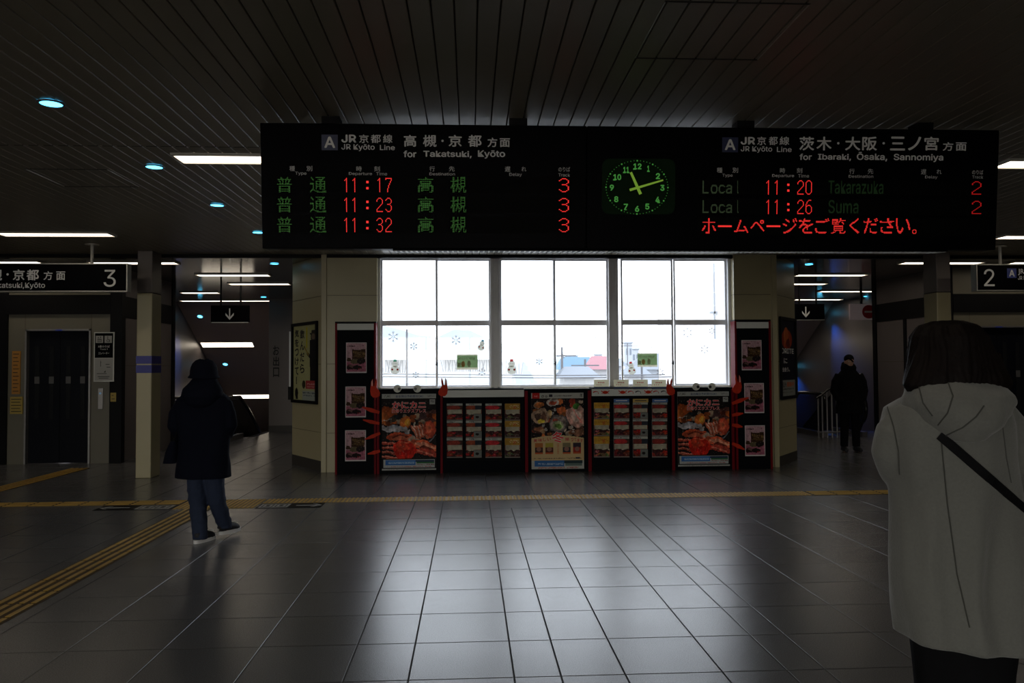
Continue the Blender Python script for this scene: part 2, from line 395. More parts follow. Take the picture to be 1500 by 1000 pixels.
fm = bpy.data.materials.new('floor_tile'); fm.use_nodes = True; nt = fm.node_tree; b = nt.nodes['Principled BSDF']
tc = nt.nodes.new('ShaderNodeTexCoord'); n1 = nt.nodes.new('ShaderNodeTexNoise'); n1.inputs['Scale'].default_value = 160; n1.inputs['Detail'].default_value = 2
n2 = nt.nodes.new('ShaderNodeTexNoise'); n2.inputs['Scale'].default_value = 0.9; n2.inputs['Detail'].default_value = 4
for n in (n1, n2): nt.links.new(tc.outputs['Object'], n.inputs['Vector'])
cr = nt.nodes.new('ShaderNodeValToRGB'); cr.color_ramp.elements[0].position = 0.3; cr.color_ramp.elements[1].position = 0.7
cr.color_ramp.elements[0].color = (0.094, 0.095, 0.100, 1); cr.color_ramp.elements[1].color = (0.146, 0.148, 0.155, 1)
nt.links.new(n1.outputs[0], cr.inputs[0])
at = nt.nodes.new('ShaderNodeAttribute'); at.attribute_name = 'Col'
mu = nt.nodes.new('ShaderNodeMix'); mu.data_type = 'RGBA'; mu.blend_type = 'MULTIPLY'; mu.inputs[0].default_value = 1
nt.links.new(cr.outputs[0], mu.inputs[6]); nt.links.new(at.outputs['Color'], mu.inputs[7]); nt.links.new(mu.outputs[2], b.inputs['Base Color'])
mr = nt.nodes.new('ShaderNodeMapRange'); mr.inputs['To Min'].default_value = 0.20; mr.inputs['To Max'].default_value = 0.28
nt.links.new(n2.outputs[0], mr.inputs[0]); nt.links.new(mr.outputs[0], b.inputs['Roughness'])
bp = nt.nodes.new('ShaderNodeBump'); bp.inputs['Strength'].default_value = 0.3; bp.inputs['Distance'].default_value = 0.002
nt.links.new(n1.outputs[0], bp.inputs['Height']); nt.links.new(bp.outputs[0], b.inputs['Normal'])
M['floor'] = fm
M['grout'] = mat('grout', (0.02, 0.018, 0.017), 0.8)
struct(tiles())
mb = MB(); mb.box(XL, XR, YB, 12.9, -0.12, -0.004); mb.box(XL, -2.2, 12.9, 18.55, -0.12, -0.004); mb.box(4.8, XR, 12.9, 18.55, -0.12, -0.004)
mb.box(-5.2, -2.2, 18.55, 20.6, -0.12, -0.004); mb.box(4.8, 7.8, 18.55, 20.6, -0.12, -0.004)
struct(mb.build('trim_1', 'grout'))

# slatted ceiling of the hall: real slats with open joints
mb = MB(); k0 = int((XL-0.045)/0.1135)
for k in range(k0, int((XR-0.045)/0.1135)+1):
    x0, x1 = 0.045+k*0.1135+0.0032, 0.045+(k+1)*0.1135-0.0032
    for (ya, yb) in ((YB, 6.352), (6.368, 12.38)):
        mb.add([(x0, ya, CH+0.02), (x0, yb, CH+0.02), (x0, ya, CH+.004), (x0, yb, CH+.004), (x0+.003, ya, CH), (x0+.003, yb, CH), (x1-.003, ya, CH), (x1-.003, yb, CH), (x1, ya, CH+.004), (x1, yb, CH+.004), (x1, ya, CH+.02), (x1, yb, CH+.02)],
               [(0, 1, 3, 2), (2, 3, 5, 4), (4, 5, 7, 6), (6, 7, 9, 8), (8, 9, 11, 10)])
struct(mb.build('ceiling', 'ceiling'))
struct(MB().box(XL, XR, YB, 12.38, CH+0.018, CH+0.12).build('trim_2', 'ceiling_gap'))
struct(MB().box(XL, XR, 12.38, 12.46, CH-0.05, CH+0.12).build('trim_3', 'black'))
mb = MB()
for (x0, x1) in ((XL, -2.98), (5.5, XR)): mb.box(x0, x1, 12.46, 21.7, CH, CH+0.12)
mb.box(-2.98, 5.5, 12.46, 12.75, CH, CH+.12)
mb.prism([(-2.98, CH), (-2.2, CH), (-2.2, CH+.1), (-2.98, CH+.1)], 12.46, 13.6); mb.prism([(4.8, CH), (5.5, CH), (5.5, CH+.1), (4.8, CH+.1)], 12.46, 13.4)
struct(mb.build('ceiling_corridor', 'ceiling_smooth'))['kind'] = 'structure'
# sloping soffits over the escalators
for (x0, x1) in ((-8.2, -4.96), (7.45, 10.3)):
    mb = MB(); y0, y1 = 21.7, 30.0; s = math.tan(math.radians(31))
    mb.add([(x0, y0, CH), (x1, y0, CH), (x1, y1, CH-(y1-y0)*s), (x0, y1, CH-(y1-y0)*s), (x0, y0, CH+.1), (x1, y0, CH+.1), (x1, y1, CH+.1-(y1-y0)*s), (x0, y1, CH+.1-(y1-y0)*s)],
           [(0, 3, 2, 1), (4, 5, 6, 7), (0, 1, 5, 4), (1, 2, 6, 5), (2, 3, 7, 6), (3, 0, 4, 7)])
    struct(mb.build('ceiling_slope', 'soffit' if 'soffit' in M else 'grey_panel'))
# hatches in the slatted ceiling
for (a, b_, c, d) in (((35, 247), (155, 248), (205, 273), (95, 273)), ((965, 5), (1190, 5), (1110, 85), (935, 85))):
    P = [atZ(*q, CH) for q in (a, b_, c, d)]; xs = [p.x for p in P]; ys = [p.y for p in P]
    x0, x1, y0, y1 = (xs[0]+xs[3])/2, (xs[1]+xs[2])/2, min(ys), max(ys); t = 0.008; mb = MB()
    mb.box(x0, x1, y0, y0+t, CH-.004, CH+.01); mb.box(x0, x1, y1-t, y1, CH-.004, CH+.01)
    mb.box(x0, x0+t*.7, y0, y1, CH-.004, CH+.01, 1); mb.box(x1-t*.7, x1, y0, y1, CH-.004, CH+.01, 1)
    struct(mb.build('trim_4', ['ceiling_gap', 'rim']))

# outer shell of the hall
struct(MB().box(XL-.1, XL, -1.4, 31, -.1, CH+.1).box(XL-.1, XL, YB, -6.4, -.1, CH+.1).box(XL-.1, XL, -6.4, -1.4, -.1, .1).box(XL-.1, XL, -6.4, -1.4, 2.8, CH+.1).build('wall_left', 'grey_panel'))
w5 = struct(empty('window_added_left', (XL-.05, -3.9, 0))); mb = MB()  # unseen glazing added for fill daylight from the left rear
for k in range(5): mb.box(-.04, .04, -2.5+5*k/4-.03, -2.5+5*k/4+.03, .1, 2.8)
mb.build('window_frame', 'frame_metal', w5); MB().box(-.004, .004, -2.5, 2.5, .1, 2.8).build('pane', 'added_opening_glass', w5)
struct(MB().box(XR, XR+.1, YB, 31, -.1, CH+.1).build('wall_right', 'grey_panel'))
mb = MB(); OX0, OX1, OZ0, OZ1 = -10.5, 3.5, 0.1, 2.8      # unseen glazed opening added to bring in fill daylight from behind
mb.box(XL-.1, OX0, YB-.1, YB, -.1, CH+.1); mb.box(OX1, XR+.1, YB-.1, YB, -.1, CH+.1); mb.box(OX0, OX1, YB-.1, YB, -.1, OZ0); mb.box(OX0, OX1, YB-.1, YB, OZ1, CH+.1)
struct(mb.build('wall_rear', 'grey_panel'))
w4 = struct(empty('window_added_rear', ((OX0+OX1)/2, YB-.05, 0))); mb = MB()
for k in range(9): x = -7+14*k/8; mb.box(x-.03, x+.03, -.04, .04, OZ0, OZ1)
mb.build('window_frame', 'frame_metal', w4); MB().box(-7, 7, -.004, .004, OZ0, OZ1).build('pane', 'added_opening_glass', w4)
struct(MB().box(-60, 60, -60, -7.1, -.3, -.1).box(-60, -11.1, -7.1, 12, -.3, -.1).build('ground_added_openings', 'grey_panel'))  # unseen ground outside the added openings


# window bay: two piers with panel joints, wall under the sill
def panel_wall(name, x0, x1, z0, z1, y0, y1, mname='cream', joints=(0.60, 1.66, 2.72)):
    mb = MB(); zs = [z0]+[z for z in joints if z0 < z < z1]+[z1]
    for i in range(len(zs)-1):
        mb.box(x0, x1, y0, y1, zs[i]+(0.004 if i else 0), zs[i+1]-(0.004 if i < len(zs)-2 else 0))
    mb.box(x0+.004, x1-.004, y0+.008, y1-.004, z0, z1, 1)
    return struct(mb.build(name, [mname, 'cream_joint']))
WY = 12.40
panel_wall('wall_bay_left', -2.20, -1.43, 0, CH, WY, 12.7)
panel_wall('wall_bay_right', 4.17, 4.77, 0, CH, WY-.05, 12.7)
struct(MB().box(-1.43, 4.17, WY, 12.7, 0, 1.262).build('wall_bay_sill', 'cream'))
struct(MB().box(-2.28, -2.20, WY-.03, WY+.1, 0, CH, bev=.006).build('trim_5', 'cream'))
struct(MB().box(4.77, 4.85, WY-.09, WY+.05, 0, CH, bev=.006).build('trim_6', 'cream'))
# chamfered bay sides and the long sides of the bay behind them
def chamfer(name, A, B):
    A = Vector((*A, 0)); B = Vector((*B, 0)); d = (B-A).normalized(); nrm = Vector((d.y, -d.x, 0))
    if nrm.y > 0: nrm = -nrm
    mb = MB(); js = [0, 0.60, 1.66, 2.72, CH]
    for i in range(4):
        z0, z1 = js[i]+(.004 if i else 0), js[i+1]-(.004 if i < 3 else 0)
        mb.slab([(p.x, p.y) for p in (A, B, B-nrm*.12, A-nrm*.12)], z0, z1, 0)
    mb.slab([(p.x, p.y) for p in (A-nrm*.008, B-nrm*.008, B-nrm*.11, A-nrm*.11)], 0, CH, 1)
    mb.slab([(p.x, p.y) for p in (A+nrm*.006, B+nrm*.006, B-nrm*.05, A-nrm*.05)], 0, .16, 2)
    return struct(mb.build(name, ['cream', 'cream_joint', 'dark_base'])), d, nrm
LA, LB = (-2.28, 12.48), (-2.98, 13.58)
RA, RB = (4.85, 12.36), (5.52, 13.25)
_, ld, ln = chamfer('wall_chamfer_left', LA, LB)
_, rd, rn = chamfer('wall_chamfer_right', RA, RB)
struct(MB().box(-2.98, -2.86, 13.58, 20.4, -.1, CH).build('wall_corridor_left', 'grey_panel'))
struct(MB().box(5.40, 5.52, 13.25, 20.4, -.1, CH).build('wall_corridor_right', 'grey_panel'))
for nm, x0, x1 in (('left', -5.06, -2.86), ('right', 5.40, 7.55)):
    mb = MB(); mb.box(x0, x1, 20.4, 20.6, -.1, CH); mb.box(x0, x1, 20.385, 20.4, 0, .16, 1)
    struct(mb.build('wall_back_'+nm, ['grey_panel', 'dark_base']))
# wells of the escalators
for nm, xa, xb, xc in (('left', -7.95, -7.80, -5.06), ('right', 10.15, 10.3, 7.55)):
    struct(MB().box(xa, xb, 16.3, 31, -7, CH).build('wall_well_'+nm, 'well_wall' if 'well_wall' in M else 'side_panel'))
    s = math.tan(math.radians(30)); x0, x1 = (xb, xc) if nm == 'left' else (xc, xa)
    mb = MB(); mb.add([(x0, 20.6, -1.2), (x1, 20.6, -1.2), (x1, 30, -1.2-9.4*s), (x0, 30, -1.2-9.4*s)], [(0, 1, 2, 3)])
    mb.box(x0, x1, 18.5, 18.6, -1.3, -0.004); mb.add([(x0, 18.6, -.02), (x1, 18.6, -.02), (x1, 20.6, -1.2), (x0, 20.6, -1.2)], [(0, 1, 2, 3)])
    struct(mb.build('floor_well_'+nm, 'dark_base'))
    xw = xc if nm == 'left' else xc-.1
    struct(MB().box(xw, xw+.1, 20.6, 31, -7, CH).build('wall_well_inner_'+nm, 'side_panel'))
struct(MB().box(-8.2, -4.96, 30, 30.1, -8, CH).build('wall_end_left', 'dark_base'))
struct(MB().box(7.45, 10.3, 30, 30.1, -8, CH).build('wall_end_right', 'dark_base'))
struct(MB().box(5.37, 5.40, 13.3, 20.63, -.1, CH+.3).build('trim_8', 'white_cladding'))
struct(MB().box(7.42, 7.45, 20.6, 31.05, -7, CH+.3).box(7.42, 10.3, 31.0, 31.05, -7, CH+.3).build('trim_9', 'white_cladding'))
struct(MB().box(5.37, 7.45, 20.6, 20.63, -.1, CH+.3).build('trim_10', 'white_cladding'))
struct(MB().box(XL, -8.2, 16.3, 16.5, 0, CH).build('wall_side_left', 'side_panel'))
struct(MB().box(10.3, XR, 16.3, 16.5, 0, CH).build('wall_side_right', 'side_panel'))

# ------------------------------------------------------------------ windows
ZS, ZT, ZM = 1.262, CH-.01, 2.295
def window(name, x0, x1, sashes):
    root = struct(empty(name, (0, 12.55, 0)))
    mb = MB(); t = .045
    for (a, b_, c, d) in ((x0, x0+t, ZS, ZT), (x1-t, x1, ZS, ZT), (x0, x1, ZS, ZS+.028), (x0, x1, ZT-.03, ZT)): mb.box(a, b_, -.06, .1, c, d, bev=.004)
    mb.build('window_frame', 'frame_metal', root)
    for i, (a, b_, y) in enumerate(sashes):
        mb = MB(); z0, z1 = ZS+.028, ZT-.03; q = .026
        mb.box(a, a+q, y-.02, y+.02, z0, z1); mb.box(b_-q, b_, y-.02, y+.02, z0, z1)
        mb.box(a+q, b_-q, y-.02, y+.02, z0, z0+.025); mb.box(a+q, b_-q, y-.02, y+.02, z1-.03, z1); mb.box(a+q, b_-q, y-.024, y+.024, ZM-.041, ZM+.041)
        s = mb.build('sash', 'frame_metal', root)
        MB().box(a+q, b_-q, y-.002, y+.002, z0+.02, z1-.02).build('pane', 'glass', s)
        if i == 0:
            l = MB(); l.box(b_-.02, b_+.0, y-.045, y-.02, 1.62, 1.68, bev=.003); l.box(b_-.035, b_-.01, y-.052, y-.04, 1.635, 1.65); l.build('latch', 'black', s)
    return root
window('window_1', -1.43, 0.375, ((-1.385, -.50, 0), (-.535, .33, .045)))
window('window_2', 0.435, 2.25, ((.48, 1.36, 0), (1.325, 2.205, .045)))
window('window_3', 2.31, 4.17, ((2.405, 3.24, 0), (3.265, 4.125, .045)))
mb = MB(); mb.box(.375, .435, 12.50, 12.66, ZS, ZT); mb.box(2.25, 2.31, 12.50, 12.66, ZS, ZT); struct(mb.build('trim_7', 'frame_metal'))

# ------------------------------------------------------------------ pillars
def pillar(x0, x1, y0, y1, label):
    root = empty('pillar', ((x0+x1)/2, (y0+y1)/2, 0)); hx, hy = (x1-x0)/2, (y1-y0)/2
    MB().box(-hx, hx, -hy, hy, 0, 2.72, bev=.012).build('shaft', 'cream', root)
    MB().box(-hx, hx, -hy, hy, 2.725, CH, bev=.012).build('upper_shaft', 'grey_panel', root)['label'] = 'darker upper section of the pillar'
    for z in (1.60, 1.735):
        MB().box(-hx-.004, hx+.004, -hy-.004, hy+.004, z-.058, z+.058).build('blue_band', 'blue_band', root)
    return tag(root, label, 'pillar', 'square pillars in front of the corridors')
pillar(-4.90, -4.68, 12.0, 12.36, 'cream square pillar with two blue bands behind the person in the hat')
pillar(7.26, 7.49, 12.0, 12.36, 'cream square pillar left of the hanging track 2 sign, partly behind the woman in grey')

# ------------------------------------------------------------------ elevators
def elevator(side):
    X0 = -5.93 if side < 0 else 8.53          # corridor side of the tower
    root = empty('elevator', (X0, 13.95, 0)); s = -1 if side < 0 else 1
    def bx(mb, a, b_, *r, **k): return mb.box(min(a*s, b_*s), max(a*s, b_*s), *r, **k)
    P = [('corner_post', 0, .2, -.02, .12), ('corner_post', 1.9, 2.12, -.02, .12)]
    for nm, a, b_, y0, y1 in P: bx(MB(), a, b_, y0, y1, 0, CH).build(nm, 'black', root)
    mb = MB(); bx(mb, .2, .53, .02, .1, 0, 2.54); bx(mb, 1.62, 1.9, .02, .1, 0, 2.54); bx(mb, .53, 1.62, .02, .1, 2.29, 2.54); bx(mb, .2, 1.9, .02, .1, 2.87, CH)
    bx(mb, .52, .527, .015, .1, 0, 2.54, 1); bx(mb, 1.623, 1.63, .015, .1, 0, 2.54, 1)
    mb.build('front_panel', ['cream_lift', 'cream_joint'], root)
    bx(MB(), .2, 1.9, -.03, .1, 2.54, 2.87).build('front_band', 'black', root)
    mb = MB(); bx(mb, .53, .56, .0, .14, 0, 2.29); bx(mb, 1.59, 1.62, .0, .14, 0, 2.29); bx(mb, .53, 1.62, .0, .14, 2.26, 2.29); mb.build('door_frame', 'steel', root)
    for a, b_ in ((.56, 1.07), (1.08, 1.59)):
        d = bx(MB(), a, b_, .09, .12, 0.01, 2.26).build('door_leaf', 'door_black', root); c = (a+b_)/2
        for q in (-.12, .12):
            bx(MB(), c+q-.035, c+q+.035, .084, .092, .75, 2.0).build('door_window', 'window_strip', d)
            mb = MB(); bx(mb, c+q-.04, c+q+.04, .080, .085, 1.36, 1.48); mb.build('door_sticker', 'sticker_grey', d)
    bx(MB(), 1.0, 1.12, .0, .02, 2.262, 2.278).build('indicator_lamp', 'indicator', root)
    # corridor side wall with black band and rear post
    mb = MB(); x = .1
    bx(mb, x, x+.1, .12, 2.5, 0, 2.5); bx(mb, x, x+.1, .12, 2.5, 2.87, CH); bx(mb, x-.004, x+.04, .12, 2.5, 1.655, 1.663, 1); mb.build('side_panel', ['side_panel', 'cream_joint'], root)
    bx(MB(), x-.02, x+.1, .12, 2.5, 2.5, 2.87).build('side_band', 'black', root)
    bx(MB(), x-.03, x+.1, 2.5, 2.64, 0, CH).build('rear_post', 'black', root)
    if side > 0: bx(MB(), x-.02, x+.02, 1.35, 1.45, 0, 2.5).build('middle_post', 'black', root)
    # call plate
    cp = MB(); bx(cp, .32, .40, .0, .02, .92, 1.28, bev=.004); c = cp.build('call_panel', 'steel', root)
    o = MB().disc((s*.36, -.002, 1.19), .018, 'y', .006, 16).build('call_button', 'button_blue', c)
    return root, s
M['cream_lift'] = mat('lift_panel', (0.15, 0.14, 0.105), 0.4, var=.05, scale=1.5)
M['sticker_grey'] = mat('door_sticker', (0.10, 0.10, 0.10), 0.5)
M['indicator'] = mat('indicator', (0, 0, .1), .4, emit=(0.03, 0.06, 0.5), es=0.35)
M['button_blue'] = mat('button_blue', (.2, .4, .6), .4, emit=(0.25, 0.45, 0.7), es=0.15)
rL, sL = elevator(-1); tag(rL, 'black framed elevator with dark doors below the hanging track 3 sign', 'elevator', 'elevators')
rR, sR = elevator(1); tag(rR, 'black framed elevator with dark doors below the hanging track 2 sign', 'elevator', 'elevators')
# pictogram board on the left elevator
def pictoboard():
    root = empty('elevator_sign', (0, 13.9, 0))
    a = hit(root, 138.5, 487); b_ = hit(root, 166, 558)
    x0, x1, z0, z1 = a.x, b_.x, b_.z, a.z; H_ = z1-z0; W_ = x1-x0
    MB().box(x0-.008, x1+.008, 0, .02, z0-.008, z1+.008).build('backing', 'rim', root)
    MB().box(x0+.01, x1-.01, -.004, 0, z0+H_*.48, z1-.01).build('black_field', 'board_black', root)
    MB().box(x0+.01, x1-.01, -.004, 0, z0+.01, z0+H_*.47).build('white_field', 'lettering_white', root)
    mb = MB(); c1 = x0+W_*.27; c2 = x0+W_*.72; zc = z0+H_*.86; h = W_*.19
    for c in (c1, c2): mb.box(c-h, c+h, -.008, -.004, zc-h, zc+h)
    # elevator pictogram
    mb.box(c1-h*.55, c1+h*.55, -.011, -.008, zc-h*.75, zc+h*.15, 1)
    for k in (-.32, 0, .32): mb.disc((c1+k*h, -.011, zc-h*.12), h*.11, 'y', .002, 10); mb.box(c1+k*h-h*.1, c1+k*h+h*.1, -.013, -.011, zc-h*.65, zc-h*.25)
    mb.prism([(c1-h*.5, zc+h*.35), (c1-h*.1, zc+h*.35), (c1-h*.3, zc+h*.75)], -.011, -.008, 1); mb.prism([(c1+h*.1, zc+h*.75), (c1+h*.5, zc+h*.75), (c1+h*.3, zc+h*.35)], -.011, -.008, 1)
    # wheelchair pictogram
    mb.disc((c2-h*.1, -.008, zc+h*.72), h*.13, 'y', .003, 12, 1)
    n = 20; r0, r1 = h*.48, h*.36
    for k in range(4, n):
        t0, t1 = PI*.6+k/n*2*PI*.75, PI*.6+(k+1)/n*2*PI*.75
        mb.prism([(c2+r0*math.cos(t0), zc-h*.25+r0*math.sin(t0)), (c2+r0*math.cos(t1), zc-h*.25+r0*math.sin(t1)), (c2+r1*math.cos(t1), zc-h*.25+r1*math.sin(t1)), (c2+r1*math.cos(t0), zc-h*.25+r1*math.sin(t0))], -.011, -.008, 1)
    mb.box(c2-h*.16, c2-h*.02, -.011, -.008, zc-h*.15, zc+h*.55, 1); mb.box(c2-h*.16, c2+h*.4, -.011, -.008, zc-h*.2, zc-h*.06, 1); mb.box(c2+h*.3, c2+h*.45, -.011, -.008, zc-h*.75, zc-h*.06, 1)
    mb.build('pictogram', ['lettering_white', 'ink'], root)
    mb = MB(); put_text(mb, '3番のりば', x0+W_*.2, x1-W_*.2, z0+H_*.69, z0+H_*.735, -.006); put_text(mb, 'Track 3', x0+W_*.3, x1-W_*.3, z0+H_*.645, z0+H_*.67, -.006)
    put_text(mb, 'エレベーター', x0+W_*.22, x1-W_*.22, z0+H_*.55, z0+H_*.60, -.006); mb.build('lettering', 'letter_dim', root)
    mb = MB()
    for (u0, u1, v) in ((.15, .65, .15), (.65, .85, .28), (.35, .37, .38), (.2, .8, .09), (.25, .75, .055), (.6, .8, .34)): mb.box(x0+W_*u0, x0+W_*u1, -.006, -.004, z0+H_*v, z0+H_*(v+.012))
    mb.prism([(x0+W_*.5, z0+H_*.18), (x0+W_*.6, z0+H_*.18), (x0+W_*.6, z0+H_*.22)], -.006, -.004); mb.box(x0+W_*.33, x0+W_*.35, -.006, -.004, z0+H_*.30, z0+H_*.42); mb.build('diagram', 'ink', root)
    tag(root, 'elevator and wheelchair pictogram board beside the left elevator door', 'sign')
M['lettering_white'] = mat('sign_white', (0.34, 0.34, 0.32), .5)
pictoboard()
# notices on the left elevator
def notice(name, px0, px1, py0, py1, m, lines, label, vertical=None, Y=13.95):
    root = empty(name, (0, Y, 0)); a = hit(root, px0, py0); b_ = hit(root, px1, py1)
    MB().box(a.x, b_.x, -.004, .02, b_.z, a.z).build('sheet', m, root)
    mb = MB()
    if vertical:
        n = len(vertical); h = (a.z-b_.z)/n
        for i, c in enumerate(vertical): put_text(mb, c, a.x+(b_.x-a.x)*.2, b_.x-(b_.x-a.x)*.2, a.z-(i+.88)*h, a.z-(i+.12)*h, -.006)
    for i in range(lines):
        z = b_.z+(a.z-b_.z)*(i+.7)/(lines+.6); mb.box(a.x+.02, b_.x-.02-.02*(i % 2), -.007, -.004, z, z+.012)
    mb.build('lettering', 'ink', root)
    return tag(root, label, 'notice')
notice('wall_notice', 18, 29, 514, 577, 'notice_orange', 11, 'narrow orange vertical notice left of the left elevator door')
notice('wall_notice', 15, 33, 581, 606, 'notice', 5, 'small pale yellow sheet below the orange notice by the left elevator')
notice('wall_notice', 162, 170, 575, 588, 'notice', 2, 'tiny yellow sticker on the black post right of the elevator button', Y=13.93)

# ------------------------------------------------------------------ tactile paving and floor signs
def bars_strip(root, x0, x1, y0, y1, along, nb=4):
    """guide blocks 300 mm long with raised bars"""
    L_ = (y1-y0) if along == 'y' else (x1-x0); n = max(1, round(L_/.3)); st = L_/n
    base = MB(); bar = MB()
    for i in range(n):
        a = i*st+.002; b_ = (i+1)*st-.002
        if along == 'y': base.box(x0, x1, y0+a, y0+b_, 0, .004)
        else: base.box(x0+a, x0+b_, y0, y1, 0, .004)
        for k in range(nb):
            if along == 'y':
                w_ = (x1-x0)/nb; c = x0+(k+.5)*w_; bar.box(c-.017, c+.017, y0+a+.012, y0+b_-.012, .003, .009, bev=.0025)
            else:
                w_ = (y1-y0)/nb; c = y0+(k+.5)*w_; bar.box(x0+a+.012, x0+b_-.012, c-.017, c+.017, .003, .009, bev=.0025)
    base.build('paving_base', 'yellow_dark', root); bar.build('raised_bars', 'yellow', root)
def dots_block(root, x0, x1, y0, y1):
    base = MB(); d = MB()
    nx, ny = max(1, round((x1-x0)/.3)), max(1, round((y1-y0)/.3))
    for i in range(nx):
        for j in range(ny): base.box(x0+(x1-x0)*i/nx+.002, x0+(x1-x0)*(i+1)/nx-.002, y0+(y1-y0)*j/ny+.002, y0+(y1-y0)*(j+1)/ny-.002, 0, .004)
    mx, my = nx*6, ny*6
    for i in range(mx):
        for j in range(my):
            cx, cy = x0+(x1-x0)*(i+.5)/mx, y0+(y1-y0)*(j+.5)/my
            r = [[Vector((cx+q*math.cos(a*PI/4), cy+q*math.sin(a*PI/4), z)) for a in range(8)] for q, z in ((.016, .003), (.012, .009))]
            d.loft(r)
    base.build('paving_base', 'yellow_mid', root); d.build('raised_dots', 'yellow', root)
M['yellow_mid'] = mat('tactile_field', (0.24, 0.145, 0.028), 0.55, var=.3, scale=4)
M['yellow_dark'] = mat('tactile_base', (0.085, 0.05, 0.014), 0.7, var=.3, scale=5)  # darker base colour under the raised bars
r = empty('tactile_paving'); bars_strip(r, -3.26, -2.95, 2.6, 9.32, 'y'); tag(r, 'long yellow guide strip with four raised bars running toward the camera', 'tactile paving')
r = empty('tactile_paving'); dots_block(r, -3.4, -2.48, 9.33, 9.93); tag(r, 'yellow dotted warning block at the junction between the two floor signs', 'tactile paving')
r = empty('tactile_paving'); bars_strip(r, -9.0, -3.42, 9.64, 9.94, 'x'); tag(r, 'yellow guide strip crossing the hall at the left of the dotted block', 'tactile paving')
r = empty('tactile_paving'); dots_block(r, -2.46, 4.2, 9.63, 9.93); tag(r, 'yellow dotted strip crossing the hall in front of the brochure counter', 'tactile paving')
r = empty('tactile_paving'); bars_strip(r, 4.22, 9.5, 9.63, 9.93, 'x'); tag(r, 'yellow guide strip at the right behind the woman in grey', 'tactile paving')
r = empty('tactile_paving'); bars_strip(r, -6.45, -6.15, 9.96, 13.3, 'y'); tag(r, 'dim yellow guide strip leading to the left elevator', 'tactile paving')
def floor_sign(x0, x1, y0, y1, dirn, label):
    root = empty('floor_sign', (x0, y0, 0)); W_, D = x1-x0, y1-y0
    MB().box(0, W_, 0, D, 0, .003).build('backing', 'board_black', root)
    xa = (W_*.52, W_*.97) if dirn < 0 else (W_*.03, W_*.48)
    MB().box(xa[0], xa[1], D*.1, D*.9, .003, .0045).build('white_panel', 'lettering_white', root)
    w_ = (xa[1]-xa[0])
    for q in (.08, .54):
        mb = MB(); a0 = xa[0]+w_*q; a1 = a0+w_*.38
        for u0, u1, v0, v1 in ((a0, a1, D*.2, D*.26), (a0, a1, D*.74, D*.8), (a0, a0+.012, D*.26, D*.74), (a1-.012, a1, D*.26, D*.74), ((a0+a1)/2-.02, (a0+a1)/2+.02, D*.35, D*.65)): mb.box(u0, u1, v0, v1, .0045, .006)
        mb.build('pictogram', 'ink', root)
    c = W_*.25 if dirn < 0 else W_*.75; l = W_*.16; mb = MB()
    mb.box(c-l, c+l, D*.44, D*.56, .003, .005); t = c+dirn*l*1.25
    mb.slab([(t, D*.5), (t-dirn*.09, D*.5+.09), (t-dirn*.05, D*.5+.09), (t+dirn*.03, D*.5), (t-dirn*.05, D*.5-.09), (t-dirn*.09, D*.5-.09)], .003, .005); mb.build('arrow', 'lettering_white', root)
    tag(root, label, 'floor sign', 'floor signs beside the yellow paving')
floor_sign(-4.28, -3.42, 9.32, 9.62, -1, 'black floor sign with a left arrow, left of the person in the hat')
floor_sign(-2.46, -1.72, 9.30, 9.60, 1, 'black floor sign with a right arrow, right of the person in the hat')

# ------------------------------------------------------------------ ceiling lamps
def strip(x0, x1, y, label, z=CH):
    root = empty('fluorescent_light', ((x0+x1)/2, y, z)); h = (x1-x0)/2; w_ = .14
    mb = MB(); 
    for a, b_, c, d in ((-h, h, -w_, -w_+.018), (-h, h, w_-.018, w_), (-h, -h+.02, -w_+.018, w_-.018), (h-.02, h, -w_+.018, w_-.018)): mb.box(a, b_, c, d, -.022, 0)
    mb.build('lamp_frame', 'lamp_frame', root)
    MB().box(-h+.02, h-.02, -w_+.018, w_-.018, -.012, -.002).build('diffuser', 'tube', root)
    return tag(root, label, 'ceiling light', 'fluorescent ceiling lights')
strip(-2.42, -1.0, 6.68, 'bright recessed fluorescent strip left of the departure board')
strip(4.60, 6.0, 6.64, 'bright recessed fluorescent strip right of the departure board')
strip(-6.02, -4.6, 10.5, 'fluorescent strip above the track 3 sign at the left edge')
strip(7.25, 8.65, 10.5, 'fluorescent strip at the right edge above the track 2 sign')
strip(-6.19, -4.79, 13.33, 'fluorescent strip whose end shows right of the left pillar above the track 3 sign')
strip(-8.4, -6.93, 13.26, 'fluorescent strip showing as a short bright spot just above the track 3 sign')
strip(7.38, 8.80, 13.22, 'fluorescent strip crossing behind the right pillar beside the track 2 sign')
strip(9.3, 10.7, 13.2, 'fluorescent strip above the track 2 sign at the right edge')
strip(-5.07, -3.72, 15.07, 'nearest long fluorescent strip in the left corridor')
strip(-4.95, -3.70, 16.65, 'second fluorescent strip of the left corridor, right of the arrow sign hangers')
strip(-6.60, -5.73, 18.58, 'third fluorescent strip of the left corridor, above and left of the arrow sign')
strip(-7.40, -5.0, 20.8, 'farthest thin fluorescent strip on the flat ceiling of the left corridor')
strip(6.3, 7.69, 15.05, 'nearest long fluorescent strip in the right corridor')
strip(6.3, 7.65, 16.69, 'second fluorescent strip of the right corridor beside the cream wall')
strip(8.26, 9.6, 18.39, 'third fluorescent strip of the right corridor near the red circle sign')
strip(8.6, 9.9, 20.68, 'farthest thin fluorescent strip of the right corridor above the arrow sign')
